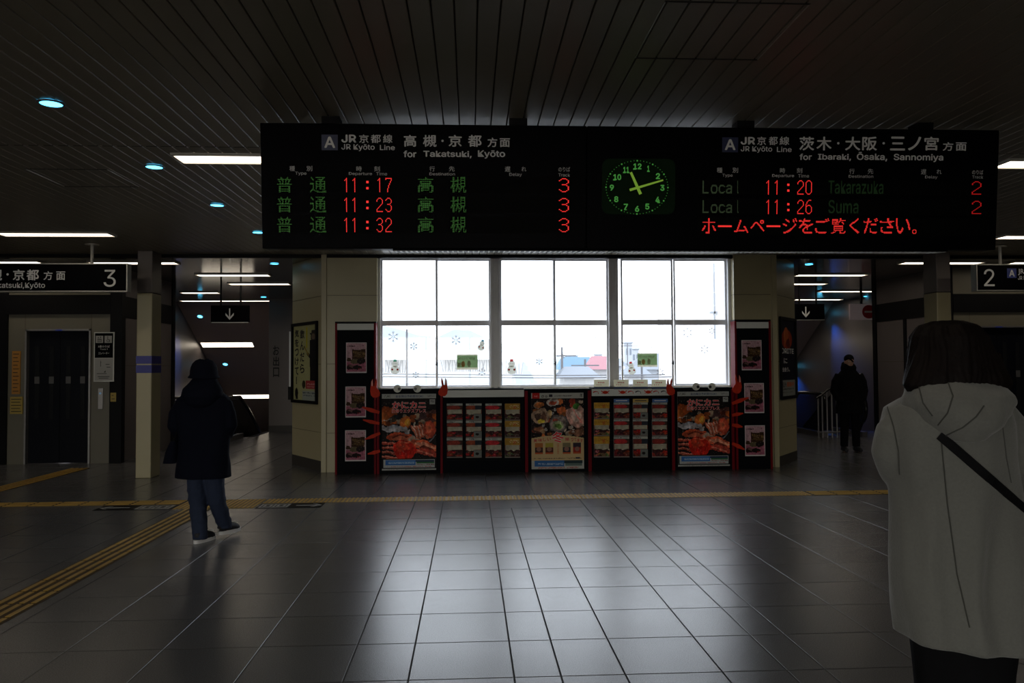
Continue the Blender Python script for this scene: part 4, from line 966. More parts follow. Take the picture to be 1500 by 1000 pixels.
# posters
def crab_poster():
    im = Img(110, 152, (30, 26, 26)); im.noise(.1)
    im.ell(.1, .26, .16, .10, (150, 70, 30)); im.ell(.02, .33, .12, .08, (170, 90, 40)); im.ell(.9, .33, .22, .12, (96, 60, 54)); im.ell(.72, .30, .1, .06, (70, 50, 50))
    for k in range(26): im.ell(rng.random(), .28+.16*rng.random(), .03+.05*rng.random(), .02+.03*rng.random(), [(120, 60, 30), (180, 90, 40), (60, 50, 40), (30, 40, 46), (150, 130, 110), (90, 40, 26)][k % 6])
    im.ell(.43, .36, .11, .07, (200, 110, 50)); im.ell(.46, .37, .05, .04, (210, 150, 50)); im.line(0, .37, .16, .30, .012, (190, 180, 170))
    im.line(.02, .45, .30, .48, .075, (170, 165, 170)); im.line(.12, .42, .36, .44, .06, (140, 140, 148)); im.line(.42, .44, .46, .50, .08, (170, 166, 168)); im.line(.28, .46, .5, .47, .05, (160, 150, 150))
    for a in (.56, .62, .68, .74): im.line(a, .42, a+.09, .56, .052, (210, 110, 80)); im.line(a+.01, .42, a+.09, .55, .016, (235, 190, 170))
    im.line(.60, .36, .60, .42, .02, (220, 200, 180)); im.ell(.88, .46, .12, .10, (180, 72, 50)); im.ell(.85, .45, .06, .05, (205, 100, 70)); im.line(.50, .55, .95, .68, .035, (120, 120, 128)); im.line(.86, .60, 1.0, .53, .02, (120, 124, 134))
    im.ell(.30, .56, .24, .055, (196, 84, 52)); im.ell(.34, .57, .18, .03, (120, 44, 30)); im.ell(.36, .59, .2, .03, (208, 110, 80)); im.ell(.60, .60, .12, .035, (180, 150, 130)); im.ell(.66, .60, .08, .02, (60, 66, 50))
    for k in range(4): im.line(-.02, .62+k*.065, .34, .68+k*.055, .05, (176-8*k, 70, 52)); im.line(-.02, .612+k*.065, .30, .668+k*.055, .014, (222, 140, 120))
    im.ell(.78, .66, .26, .06, (206, 92, 60), .25); im.ell(.80, .655, .20, .025, (230, 150, 120), .25); im.ell(.82, .70, .14, .03, (110, 46, 34), .2); im.ell(.8, .76, .26, .05, (170, 64, 50), .1); im.line(.58, .74, .95, .80, .03, (214, 120, 100))
    im.ell(.42, .73, .215, .125, (196, 40, 26)); im.ell(.38, .69, .13, .06, (214, 70, 44)); im.ell(.45, .76, .1, .04, (166, 26, 20)); im.line(.30, .64, .52, .62, .02, (230, 110, 80)); im.organic(.022, .45, 9)
    im.rect(0, 1, 0, .058, (176, 178, 174)); im.scribble(.04, .16, .015, .045, (110, 110, 104), .5); im.scribble(.84, .97, .015, .04, (120, 120, 120), .5)
    im.rect(.88, .98, .07, .14, (170, 172, 168)); im.scribble(.90, .96, .085, .115, (90, 90, 90), .6)
    im.rect(0, 1, .845, 1, (30, 26, 28)); im.rect(.03, .97, .853, .962, (178, 184, 184)); im.rect(.065, .62, .86, .93, (60, 110, 180)); im.rect(.13, .6, .875, .915, (110, 160, 205), .5); im.scribble(.12, .6, .885, .91, (176, 200, 224), .6)
    im.rect(.62, .96, .86, .885, (44, 60, 84)); im.rect(.64, .96, .89, .91, (60, 110, 70)); im.scribble(.64, .96, .915, .93, (120, 60, 50), .5); im.scribble(.1, .92, .94, .955, (170, 80, 80), .5); im.rect(0, 1, .972, .995, (176, 178, 174)); im.scribble(.1, .8, .98, .99, (60, 60, 60), .35)
    return im
im = crab_poster(); crab_me = None
def title(root, s, x0, x1, z0, z1, y, m, bold, back=None, bb=.05):
    mb = MB()
    if back: put_text(mb, s, x0-.004, x1+.004, z0-.004, z1+.004, y+.0015, bb, 1)
    put_text(mb, s, x0, x1, z0, z1, y, bold, 0)
    mb.build('lettering', [m, back or m], root)
for px0, py0, px1, py1, side in ((559.5, 577, 639, 688.5, 'left'), (992, 573.6, 1069, 682.7, 'right')):
    x0, x1, z0, z1 = frect(px0, py0, px1, py1); root = empty('crab_poster', ((x0+x1)/2, FY-.001, z0)); w_, h_ = x1-x0, z1-z0
    if crab_me is None: o = im.build('poster_sheet', root, -w_/2, w_/2, 0, h_, 0, .006); crab_me = o.data; cw, chh = w_, h_
    else: o = obj('poster_sheet', crab_me, root); o.scale = (w_/cw, 1, h_/chh)
    X = lambda f: -w_/2+f*w_
    Z = lambda f: h_*(1-f)
    title(root, 'かにカニ', X(.19), X(.81), Z(.19), Z(.10), -.0085, 'title_red', .026, 'title_white', .062)
    title(root, '日帰りエクスプレス', X(.19), X(.81), Z(.245), Z(.20), -.0085, 'title_red', .012, 'title_white', .04)
    title(root, '全出発日予約受付OK!', X(.25), X(.76), Z(.048), Z(.014), -.0075, 'ink_blue', .02)
    tag(root, 'seafood poster titled in red kana, on the stand at the %s end of the counter' % side, 'poster', 'crab tour posters')
def winter_poster():
    im = Img(106, 152, (36, 28, 28)); im.noise(.1)
    cols = [(150, 90, 50), (196, 110, 60), (90, 60, 46), (170, 150, 130), (60, 50, 46), (150, 60, 44), (190, 160, 110)]
    for k in range(50): im.ell(rng.random(), .07+.5*rng.random(), .03+.05*rng.random(), .02+.03*rng.random(), cols[k % 7])
    im.ell(.15, .15, .10, .035, (206, 120, 60)); im.ell(.42, .13, .12, .05, (190, 180, 170)); im.ell(.42, .14, .07, .025, (200, 90, 60)); im.ell(.58, .22, .09, .04, (210, 110, 60))
    im.ell(.16, .30, .17, .10, (170, 140, 116)); im.ell(.12, .30, .06, .05, (80, 60, 50)); im.ell(.22, .31, .05, .06, (120, 84, 66)); im.ell(.18, .36, .06, .03, (206, 180, 60))
    im.ell(.86, .30, .19, .14, (196, 150, 136)); im.ell(.84, .29, .1, .08, (214, 184, 170)); im.ell(.85, .17, .07, .035, (70, 120, 50)); im.line(.80, .22, .95, .38, .02, (230, 120, 110))
    im.ell(.51, .40, .19, .12, (96, 92, 92)); im.ell(.51, .40, .16, .10, (140, 124, 116)); im.ell(.51, .42, .10, .055, (166, 176, 130)); im.ell(.51, .43, .05, .03, (96, 130, 60)); im.ell(.46, .345, .05, .02, (170, 80, 60))
    im.ell(.15, .48, .13, .055, (70, 44, 36)); im.ell(.14, .47, .09, .03, (150, 96, 70)); im.ell(.2, .50, .05, .03, (190, 150, 110)); im.rect(.4, .62, .02, .1, (60, 50, 50), .5); im.ell(.9, .52, .16, .05, (130, 90, 70)); im.organic(.02, .45, 9)
    im.rect(0, 1, 0, .075, (182, 182, 174)); im.rect(0.02, .16, 0, .075, (190, 40, 36)); im.scribble(.06, .13, .03, .05, (230, 150, 150), .6); im.ell(.22, .045, .025, .016, (60, 60, 60), ring=.3); im.ell(.29, .045, .02, .014, (60, 60, 60), ring=.3); im.rect(.34, .41, .02, .055, (50, 50, 60)); im.scribble(.44, .78, .03, .048, (60, 60, 60), .6); im.scribble(.93, .98, .015, .05, (60, 60, 60), .6)
    d = (im.X-.5)**2/1.6+((im.Y-1.02)/.46)**2; im.put((d < 1), (208, 180, 132)); im.rect(0, 1, .62, 1, (208, 180, 132))
    for cx, c1, c2 in ((.14, (180, 110, 60), (70, 50, 46)), (.34, (176, 160, 70), (90, 50, 40)), (.67, (130, 120, 90), (50, 50, 56)), (.87, (60, 50, 60), (160, 50, 40))):
        im.rect(cx-.075, cx+.075, .66, .80, c1); im.rect(cx-.075, cx+.075, .72, .80, c2); im.ell(cx, .74, .045, .03, (150, 110, 96)); im.rect(cx-.075, cx+.075, .785, .80, (190, 90, 50))
    im.scribble(.05, .95, .855, .87, (90, 66, 50), .5); im.rect(.84, .92, .85, .87, (40, 40, 60)); im.rect(0, 1, .885, 1, (190, 190, 184)); im.rect(.06, .62, .89, .965, (60, 110, 170)); im.scribble(.12, .6, .92, .945, (176, 200, 220), .55)
    im.rect(.62, .97, .89, .925, (50, 66, 70)); im.rect(.64, .96, .93, .96, (70, 96, 90), .7); im.scribble(.12, .9, .975, .995, (180, 60, 50), .45)
    return im
x0, x1, z0, z1 = frect(778, 575.5, 855.5, 686); root = empty('winter_poster', ((x0+x1)/2, FY-.001, z0)); w_, h_ = x1-x0, z1-z0
winter_poster().build('poster_sheet', root, -w_/2, w_/2, 0, h_, 0, .006)
X = lambda f: -w_/2+f*w_
Z = lambda f: h_*(1-f)
title(root, '冬', X(.39), X(.62), Z(.655), Z(.51), -.0085, 'title_red', .02, 'title_white', .05)
for s_, a, b_, zz in (('美', .04, .11, .625), ('味', .13, .20, .62), ('し', .22, .28, .612), ('い', .30, .37, .608), ('揃', .64, .72, .61), ('っ', .75, .80, .618), ('て', .81, .86, .618), ('ま', .87, .92, .625), ('す', .93, .98, .632)):
    title(root, s_, X(a), X(b_), Z(zz+.022), Z(zz-.022), -.0085, 'ink_red', .02)
for s_, a, zz in (('が', .20, .43), ('ら', .25, .48), ('が', .38, .27), ('る', .42, .22), ('ク', .74, .45), ('エ', .77, .50)): title(root, s_, X(a), X(a+.055), Z(zz+.02), Z(zz-.02), -.0085, 'title_white', .02)
for k, s_ in enumerate('日帰り特集号'): title(root, s_, X(.485), X(.525), Z(.685+k*.024), Z(.665+k*.024), -.0085, 'title_orange', .01)
tag(root, 'winter food poster with a large red character, on the middle stand of the counter', 'poster')
# brochures: one kind per column, copied down the column
def brochure_mesh(kind):
    im = Img(24, 42, (110, 50, 44)); im.noise(.2)
    im.rect(0, 1, 0, .12, (170, 172, 164)); im.scribble(.2, .55, .03, .10, (60, 60, 70), .35)
    top = {'a': (140, 56, 44), 'b': (140, 66, 44), 'c': (176, 44, 50), 'd': (180, 138, 58), 'e': (196, 150, 56), 'f': (170, 46, 48), 'g': (110, 50, 44), 'h': (140, 50, 46)}[kind]
    if kind in 'de': im.rect(0, 1, 0, .36, top); im.scribble(.3, .9, .10, .24, (250, 230, 190) if kind == 'd' else (140, 90, 30), .35); im.scribble(.55, .75, .15, .3, (190, 60, 40), .5)
    else:
        im.rect(0, 1, .12, .36, (70, 50, 44)); im.ell(.42, .24, .44, .13, top); im.scribble(.2, .8, .16, .32, tuple(min(255, int(c*1.3)) for c in top), .3)
        if kind in 'bg': im.rect(.6, 1, .12, .36, (46, 50, 60))
    im.rect(.04, .96, .36, .60, (172, 166, 146)); im.scribble(.1, .9, .42, .46, (140, 128, 110), .4)
    im.rect(0, 1, .60, .95, (60, 34, 34)); base = {'d': (90, 80, 76), 'e': (120, 84, 66)}.get(kind, (120, 44, 36))
    for k in range(9): im.ell(rng.random(), .66+.26*rng.random(), .10+.1*rng.random(), .04+.04*rng.random(), tuple(int(min(255, c*(.7+.7*rng.random()))) for c in base))
    keep = im.a[:int(im.h*.60)].copy(); im.organic(.05, .5, 5); im.a[:int(im.h*.60)] = keep*(.88+.24*im.field(6)[:int(im.h*.60), :, None])
    if kind in 'bg': im.rect(.52, 1, .62, .95, (120, 124, 120)); im.ell(.72, .80, .12, .07, (36, 30, 30))
    im.rect(0, 1, .95, 1, (140, 130, 124)); return im
bro = {k: brochure_mesh(k).build('paper_front', None, -.12, .12, -.125, .125, 0, .001, mesh_only=True) for k in 'abcdefgh'}
proto = empty('brochure'); bk = MB().box(-.12, .12, 0, .012, -.125, .125).build('page_block', 'offwhite', proto); obj('cover', bro['a'], proto)
rown = ('top', 'middle', 'bottom'); coln = ('first', 'second', 'third', 'fourth')
used = False
def place_brochure(kind, px0, px1, py0, py1, label, group):
    global used
    x0, x1, z0, z1 = frect(px0, py0, px1, py1, FY-.02)
    if not used: o = proto; used = True
    else: o = copy_tree(proto)
    for ch in o.children:
        if ch.name.startswith('cover'): ch.data = bro[kind]
    o.location = ((x0+x1)/2, FY-.024, (z0+z1)/2); o.scale = ((x1-x0)/.24, 1, (z1-z0)/.25); tag(o, label, 'brochure', group)
look = {'a': 'red meat picture', 'b': 'dark pale-inset picture', 'c': 'bright red picture', 'd': 'golden yellow top', 'e': 'deep yellow top', 'f': 'bright red banner', 'g': 'brown pale-inset picture', 'h': 'dull red picture'}
for c, (a, b_, kinds) in enumerate(((654.5, 677.6, 'aaa'), (682.5, 705.6, 'bbb'), (711, 735, 'ccc'), (739.5, 762, 'ddd'))):
    for r, (p, q) in enumerate(((591, 615.5), (616.3, 640.7), (641.5, 670))):
        place_brochure(kinds[r], a, b_, p, q, 'brochure with %s, %s row and %s column of the left rack' % (look[kinds[r]], rown[r], coln[c]), 'brochures in the left rack')
for c, (a, b_, kinds) in enumerate(((870, 893, 'eee'), (899, 922, 'fff'), (927, 949, 'ggg'), (955, 977.5, 'hhh'))):
    for r, (p, q) in enumerate(((589.5, 613.2), (614, 638), (639, 669.5))):
        place_brochure(kinds[r], a, b_, p, q, 'brochure with %s, %s row and %s column of the right rack' % (look[kinds[r]], rown[r], coln[c]), 'brochures in the right rack')
for i, (a, b_, c_) in enumerate(((899, 921.5, 'b'), (927, 949.5, 'y'), (955.5, 978, 'b'))):
    root = empty('rack_tab', (0, FY-.001, 0)); p = hit(root, a, 584); q = hit(root, b_, 589)
    MB().box(p.x, q.x, -.01, 0, q.z, p.z).build('tab_card', 'tab_blue' if c_ == 'b' else 'tab_yellow', root)
    mb = MB(); mb.box(p.x+.03, q.x-.03, -.012, -.01, (p.z+q.z)/2-.006, (p.z+q.z)/2+.006); mb.build('lettering', 'white' if c_ == 'b' else 'ink', root)
    tag(root, '%s header tab above the %s column of the right brochure rack' % ({'b': 'blue', 'y': 'yellow'}[c_], coln[i+1]), 'card')
def trans_mat(name, c, t=.55):
    m = bpy.data.materials.new(name); m.use_nodes = True; nt = m.node_tree; b = nt.nodes['Principled BSDF']; b.inputs['Base Color'].default_value = (*c, 1); b.inputs['Roughness'].default_value = .6; b.inputs['Specular IOR Level'].default_value = .1
    q = nt.nodes.new('ShaderNodeBsdfTranslucent'); q.inputs[0].default_value = (*c, 1); mx = nt.nodes.new('ShaderNodeMixShader'); mx.inputs[0].default_value = t
    nt.links.new(b.outputs[0], mx.inputs[1]); nt.links.new(q.outputs[0], mx.inputs[2]); nt.links.new(mx.outputs[0], nt.nodes['Material Output'].inputs[0]); return m
M['card_cream'] = trans_mat('card_cream', (.60, .55, .38), .35)
# price cards standing on the header
for i, (a, b_) in enumerate(((870, 892.5), (899, 921), (927.3, 949), (954.5, 976))):
    root = empty('price_card', (0, FY-.012, 0)); p = hit(root, a, 556); q = hit(root, b_, 569)
    MB().sheet([(p.x, q.z-.01), (q.x, q.z-.01), (q.x, p.z), (p.x, p.z)], 0).build('card', 'card_cream', root)
    MB().box(p.x, q.x, -.003, 0, q.z-.005, q.z+.03).build('blue_edge', 'ink_blue', root)
    mb = MB(); [mb.disc((p.x+.07+.027*k, -.001, p.z-.045), .010, 'y', .002, 8) for k in range(4)]; [mb.box(p.x+.04+.03*k, p.x+.052+.03*k, -.003, 0, p.z-.085, p.z-.072) for k in range(3)]; mb.build('lettering', 'ink_red', root)
    tag(root, 'cream card with red lettering standing on the right rack, %s from the left' % coln[i], 'card', 'cards standing on the right rack')
# crab decorations around the two crab posters
def claw(root, px0, py0, px1, py1, flip, y=-.02):
    a = hit(root, px0, py0); b_ = hit(root, px1, py1); W_ = b_.x-a.x; H_ = a.z-b_.z
    pts = [(.30, 0), (.08, .12), (0, .35), (.05, .62), (.10, .85), (.26, 1.0), (.30, .80), (.34, .60), (.42, .62), (.50, .85), (.66, 1.03), (.70, .80), (.62, .55), (.82, .42), (1.0, .25), (.95, .08), (.65, 0)]
    mb = MB(); poly = [((1-u if flip else u)*W_+a.x, b_.z+v*H_) for u, v in pts]; mb.prism(poly, y, y+.008)
    mb.prism([((1-u if flip else u)*W_+a.x, b_.z+v*H_) for u, v in ((.12, .62), (.14, .85), (.24, .97), (.25, .8), (.24, .6))], y-.003, y, 1)
    return mb.build('claw', ['crab', 'crab_light'], root)
def crab_deco(label, claws, legs, eyes):
    root = empty('crab_decoration', (atY(eyes[0][0], 569, FY).x, FY, 1.2)); 
    for c in claws: claw(root, *c)
    for (p0, p1, wd) in legs:
        A = hit(root, *p0); B = hit(root, *p1); d = (B-A); d.y = 0; L_ = d.length; d.normalize(); nn = Vector((-d.z, 0, d.x)); u = .0104*wd/2
        P = [A-nn*u*.8, A+d*L_*.5-nn*u*1.1, B-nn*u*.35, B+nn*u*.35, A+d*L_*.5+nn*u*1.1+nn*u*.2, A+nn*u*.8]
        MB().prism([(q.x, q.z) for q in P], -.024, -.014).build('crab_leg', 'crab', root)
    for (px, py) in eyes:
        c = hit(root, px, py); e = MB().disc((c.x, -.014, c.z), .058, 'y', .014).build('eye', 'eye_white', root)
        s = 1 if px == eyes[0][0] else -1
        MB().disc((c.x+s*.028, -.028, c.z-.004), .023, 'y', .004).build('pupil', 'pupil', e)
    tag(root, label, 'decoration')
crab_deco('cut-out red crab claws, legs and round eyes around the left crab poster', [(542.5, 554.5, 557, 582, False), (642, 553, 656, 580, True)],
          [((556, 604), (531, 596), 5), ((556, 620), (532, 614.5), 4.5), ((557, 634), (535, 643), 4.5), ((557, 660), (539, 664.5), 4.5)], [(582.4, 569), (611.5, 569)])
crab_deco('cut-out red crab claws, legs and round eyes around the right crab poster', [(975.5, 553.6, 988.5, 578.5, False), (1072, 549, 1086, 576, True)],
          [((1072, 591), (1096, 582), 5), ((1072, 608), (1088, 605), 4.5), ((1072, 622), (1087, 625), 5), ((1072, 649), (1090, 658), 5)], [(1019, 566), (1042, 566)])
# ------------------------------------------------------------------ framed posters on the chamfers
def chamfer_frame(name, A, d, nrm, t0, t1, z0, z1, im, label, extra):
    yaw = math.atan2(d.y, d.x) if name == 'L' else math.atan2(d.y, d.x)
    if name == 'L': d = -d; yaw = math.atan2(d.y, d.x)
    base = Vector((*A, 0))+nrm*.004
    root = empty('framed_poster', (base.x, base.y, 0), (0, 0, yaw))
    s = -1 if name == 'L' else 1; x0, x1 = min(s*t0, s*t1), max(s*t0, s*t1); f = .05
    mb = MB()
    for a, b_, c, e in ((x0, x1, z0, z0+f), (x0, x1, z1-f, z1), (x0, x0+f, z0+f, z1-f), (x1-f, x1, z0+f, z1-f)): mb.box(a, b_, -.035, 0, c, e)
    mb.build('frame', 'black', root); im.build('poster_sheet', root, x0+f, x1-f, z0+f, z1-f, 0, .006); extra(root, x0+f, x1-f, z0+f, z1-f); tag(root, label, 'poster')
im = Img(70, 110, (176, 176, 128)); im.noise(.02)
im.rect(.56, .62, .03, .30, (190, 180, 40)); im.rect(.72, .98, .20, .5, (34, 34, 36)); im.ell(.86, .16, .11, .07, (40, 38, 38)); im.rect(.78, .94, .07, .12, (52, 50, 46)); im.rect(.72, 1, .105, .125, (50, 48, 44)); im.ell(.86, .16, .07, .045, (120, 104, 88))
im.ell(.85, .45, .14, .26, (34, 34, 36)); im.rect(.73, .98, .45, .74, (28, 28, 30)); im.line(.62, .38, .78, .44, .07, (34, 34, 36)); im.line(.48, .28, .66, .40, .035, (150, 130, 60)); im.rect(.55, 1, .74, .85, (170, 66, 66)); im.scribble(.58, .98, .77, .79, (220, 180, 180), .5); im.scribble(.6, .95, .81, .83, (210, 160, 160), .5)
im.ell(.46, .79, .07, .055, (60, 60, 40)); im.rect(.4, 1, .87, 1, (160, 168, 160)); im.scribble(.42, .96, .89, .91, (50, 60, 80), .6); im.scribble(.45, .96, .93, .95, (90, 100, 110), .5); im.ell(.14, .91, .07, .07, (30, 30, 30)); im.rect(.1, .2, .9, .99, (30, 30, 30))
def ex(root, x0, x1, z0, z1):
    mb = MB(); W_ = x1-x0; H_ = z1-z0
    for k, c in enumerate('飲んだら'): put_text(mb, c, x0+W_*.30, x0+W_*.49, z1-H_*(.05+.155*k+.125), z1-H_*(.05+.155*k), -.008, .03)
    for k, c in enumerate('気をつけて!'): put_text(mb, c, x0+W_*(.06 if c != '!' else .12), x0+W_*(.24 if c != '!' else .16), z1-H_*(.045+.128*k+.105), z1-H_*(.045+.128*k), -.008, .03)
    mb.build('lettering', 'ink', root)
zA = atY(428, 476, 13.5).z
chamfer_frame('L', LA, ld, ln, .16, 1.27, .93+.10, 2.34, im, 'tall framed poster with black Japanese writing and a dark figure on the left cream wall', ex)
im = Img(60, 110, (26, 28, 44)); im.noise(.05)
im.ell(.45, .25, .36, .13, (170, 60, 30)); im.ell(.40, .20, .16, .11, (200, 100, 50)); im.ell(.55, .30, .16, .06, (110, 34, 24)); im.line(.3, .15, .3, .33, .05, (220, 130, 70)); im.line(.6, .18, .7, .33, .04, (190, 90, 50)); im.rect(0, 1, .79, 1, (150, 154, 148)); im.scribble(.1, .9, .9, .92, (50, 50, 50), .6); im.scribble(.1, .9, .945, .96, (110, 110, 110), .5); im.scribble(.1, .35, .82, .88, (60, 60, 60), .5)
def ex2(root, x0, x1, z0, z1):
    mb = MB(); W_ = x1-x0; H_ = z1-z0
    put_text(mb, 'ORITE', x0+W_*.04, x1-W_*.08, z1-H_*.44, z1-H_*.37, -.008, .02); put_text(mb, 'に', x0+W_*.2, x0+W_*.45, z1-H_*.57, z1-H_*.50, -.008, .03); put_text(mb, '出会う。', x0+W_*.1, x0+W_*.6, z1-H_*.68, z1-H_*.62, -.008, .02)
    mb.build('lettering', 'letter', root); mb = MB(); put_text(mb, '募集中', x0+W_*.38, x1-W_*.1, z1-H_*.885, z1-H_*.815, -.008, .04); mb.build('red_lettering', 'title_orange', root)
chamfer_frame('R', RA, rd, rn, .12, 1.08, 1.05, 2.38, im, 'tall framed dark poster with an orange picture on the right cream wall', ex2)
# slim white strip on a dark box beside the left framed poster
root = empty('slim_white_strip', (-3.02, 13.62, 0)); a = atY(423, 485.5, 13.62); b_ = atY(427, 566, 13.62)
MB().box(-.015, .035, -.04, .04, b_.z, a.z).build('white_edge', 'white', root); MB().box(-.03, .035, -.05, .04, b_.z-.22, b_.z).build('base_box', 'black', root)
tag(root, 'slim upright white strip with a dark box at the corner beside the left framed poster', 'light box')
# pictogram-like characters on the left back wall
root = empty('wall_lettering', (0, 20.38, 0)); mb = MB()
for k, c in enumerate('お出口'):
    p = hit(root, 400, 506+k*16); q = hit(root, 409, 520+k*16); put_text(mb, c, p.x, q.x, q.z, p.z, -.004, .02)
    cx, cz = (p.x+q.x)/2, (p.z+q.z)/2
mb.build('letters', 'ink', root); tag(root, 'faint dark vertical characters on the back wall of the left corridor', 'sign')

# ------------------------------------------------------------------ stickers on the window glass
GY = 12.525
def px_at(px, py): return atY(px, py, GY)
def snowman(px, py, hpx, hat, label, tilt=0.0):
    p = px_at(px, py); u = hpx*.01076/22; root = empty('snowman_sticker', (p.x, GY, p.z), (0, tilt, 0))
    MB().round_sheet((0, 0, -4.5*u), 6.5*u, 6.2*u).build('body', 'snow_body', root)
    MB().round_sheet((0, -.001, 3.8*u), 4.6*u, 4.4*u).build('head', 'snow_body', root)
    MB().sheet([(-2.4*u, 7.2*u), (2.4*u, 7.2*u), (2*u, 10.6*u), (-2*u, 10.6*u)], -.002).build('hat', hat, root)
    for s in (-1, 1): MB().round_sheet((s*1.5*u, -.003, 4.4*u), .5*u, .5*u).build('eye', 'ink', root)
    for s in (-1, 1): MB().round_sheet((s*3.8*u, -.003, -4*u), 1.5*u, 1.5*u).build('mitten', 'snow_red', root)
    tag(root, label, 'window sticker', 'snowman stickers on the window')
M['snow_body'] = trans_mat('snow_body', (.50, .50, .43)); M['snow_red'] = trans_mat('snow_red', (.40, .05, .05)); M['snow_green'] = trans_mat('snow_green', (.08, .25, .16)); M['snow_blue'] = trans_mat('snow_blue', (.08, .2, .25)); M['flake'] = trans_mat('flake', (.26, .25, .25), .5)
M['leaf_green'] = trans_mat('sheet_green', (.13, .20, .09), .5); M['sheet_cream'] = trans_mat('sheet_cream', (.48, .46, .34), .5); M['sheet_orange'] = trans_mat('sheet_orange', (.55, .28, .12), .5)
snowman(578.5, 537, 22, 'snow_green', 'snowman sticker with a green hat low on the first window')
snowman(705.5, 505.5, 16.5, 'snow_blue', 'small tilted snowman sticker high on the right pane of the first window', .25)
snowman(749.5, 537, 23, 'snow_red', 'snowman sticker with a red hat low on the left pane of the second window')
snowman(925, 539, 20, 'snow_red', 'snowman sticker with a pointed red hat beside the green sheet of the third window', -.15)
def flake(px, py, rpx, label):
    p = px_at(px, py); u = rpx*.01076; root = empty('snowflake_sticker', (p.x, GY, p.z)); mb = MB()
    for k in range(6):
        a = PI/6+k*PI/3; c, s = math.cos(a), math.sin(a)
        def bar(r0, r1, b0, b1, w_):
            x0, z0, x1, z1 = r0, b0, r1, b1; A = Vector((c*x0-s*z0, s*x0+c*z0)); B = Vector((c*x1-s*z1, s*x1+c*z1)); d = (B-A).normalized()*w_; nn = Vector((-d.y, d.x))
            mb.sheet([tuple(A+nn), tuple(B+nn), tuple(B-nn), tuple(A-nn)], 0)
        bar(.12*u, u, 0, 0, .0034); bar(.55*u, .85*u, 0, .22*u, .0026); bar(.55*u, .85*u, 0, -.22*u, .0026)
    mb.build('flake', 'flake', root); tag(root, label, 'window sticker', 'snowflake stickers on the window')
FL = [(576, 493, 8.5, 'large snowflake sticker at the upper left of the lower first pane'), (606, 507, 6, 'faint snowflake sticker beside the pane divider line of the first pane'), (609, 549, 5, 'small snowflake sticker above the left crab eyes'), (668, 498, 7.5, 'snowflake sticker above the green sheet of the first window'), (706, 545, 6, 'faint snowflake sticker right of the first green sheet'),
      (752, 488, 7, 'snowflake sticker high on the second window above the red hat snowman'), (790, 529, 5.5, 'small snowflake sticker low on the third pane of the window'), (826, 520, 4.5, 'tiny snowflake sticker at the left of the fourth pane'), (875, 493, 5, 'small snowflake sticker high on the fourth pane'), (952, 507, 5, 'faint snowflake sticker above the second green sheet'),
      (967, 545, 6, 'snowflake sticker below the second green sheet'), (1007, 487, 8.5, 'boldest snowflake sticker high on the last pane'), (1043, 484.5, 5, 'small snowflake sticker at the upper right of the last pane'), (1032, 511.5, 7, 'snowflake sticker in the middle of the last pane')]
for f in FL: flake(*f)
for px0, py0, px1, py1, l in ((669, 519, 700, 541, 'green paper sheet with a cream border taped to the first window'), (933.5, 517, 963, 537, 'green paper sheet with a cream border taped to the third window')):
    a = px_at(px0, py0); b_ = px_at(px1, py1); root = empty('window_notice', (a.x, GY, b_.z)); W_, H_ = b_.x-a.x, a.z-b_.z
    MB().sheet([(0, 0), (W_, 0), (W_, H_*.13), (0, H_*.13)], 0).sheet([(0, H_*.93), (W_, H_*.93), (W_, H_), (0, H_)], 0).build('sheet', 'sheet_cream', root); MB().sheet([(.003, H_*.13), (W_-.003, H_*.13), (W_-.003, H_*.93), (.003, H_*.93)], 0).build('green_field', 'leaf_green', root)
    mb = MB(); mb.round_sheet((W_*.3, -.002, H_*.36), W_*.09, H_*.2); mb.build('orange_figure', 'sheet_orange', root); mb = MB(); mb.round_sheet((W_*.58, -.002, H_*.38), W_*.08, H_*.22); mb.sheet([(.01, H_*.18), (W_*.18, H_*.18), (W_*.18, H_*.45), (.01, H_*.45)], -.002); mb.build('pale_figure', 'sheet_cream', root)
    mb = MB(); put_text(mb, 'めりーくりすます', W_*.08, W_*.88, H_*.62, H_*.82, -.006, .02); mb.build('lettering', 'sheet_cream', root)
    tag(root, l, 'notice')
# ------------------------------------------------------------------ escalators
S30 = math.tan(math.radians(30))
def escalator(xc, wd, label):
    root = empty('escalator', (xc, 18.6, 0)); h = wd/2
    mb = MB(); y = 0.0; z = 0.0
    mb.box(-h, h, -.9, .5, -.05, .004)
    for k in range(22): mb.box(-h, h, .5+k*.4, .5+(k+1)*.4, -(k+1)*.4*S30-.12, -(k+1)*.4*S30)
    mb.build('steps', 'steel_dark', root)
    for s in (-1, 1):
        x = s*h; n = 14
        path = [(x, -1.0+.28*math.cos(a), .62+.33*math.sin(a)) for a in [math.radians(270-180*k/n) for k in range(n+1)]]
        path = [(x, p[1]-.0, p[2]) for p in path]
        path += [(x, -.4, .95), (x, 0.2, .94), (x, .9, .62), (x, 9, .62-8.1*S30)]
        MB().tube(path, .04, 10).build('handrail', 'black_gloss', root)
        g = MB(); pl_ = [(-1.0, .10), (-1.25, .45), (-1.15, .80), (-.95, .91), (.2, .9), (.9, .57), (9, .57-8.1*S30), (9, -.2-8.5*S30), (.9, -.25), (.2, 0), (-1, .0)]
        vs = [(x-.006, a, b_) for a, b_ in pl_]+[(x+.006, a, b_) for a, b_ in pl_]; k = len(pl_)
        g.add(vs, [tuple(range(k)), tuple(range(2*k-1, k-1, -1))]+[(i, (i+1) % k, (i+1) % k+k, i+k) for i in range(k)]); g.build('balustrade_glass', 'dark_glass', root)
        sk = MB(); sk.box(x-.06, x+.06, -1.2, .3, -.04, .10); sk.build('skirt', 'steel', root)
    return tag(root, label, 'escalator')
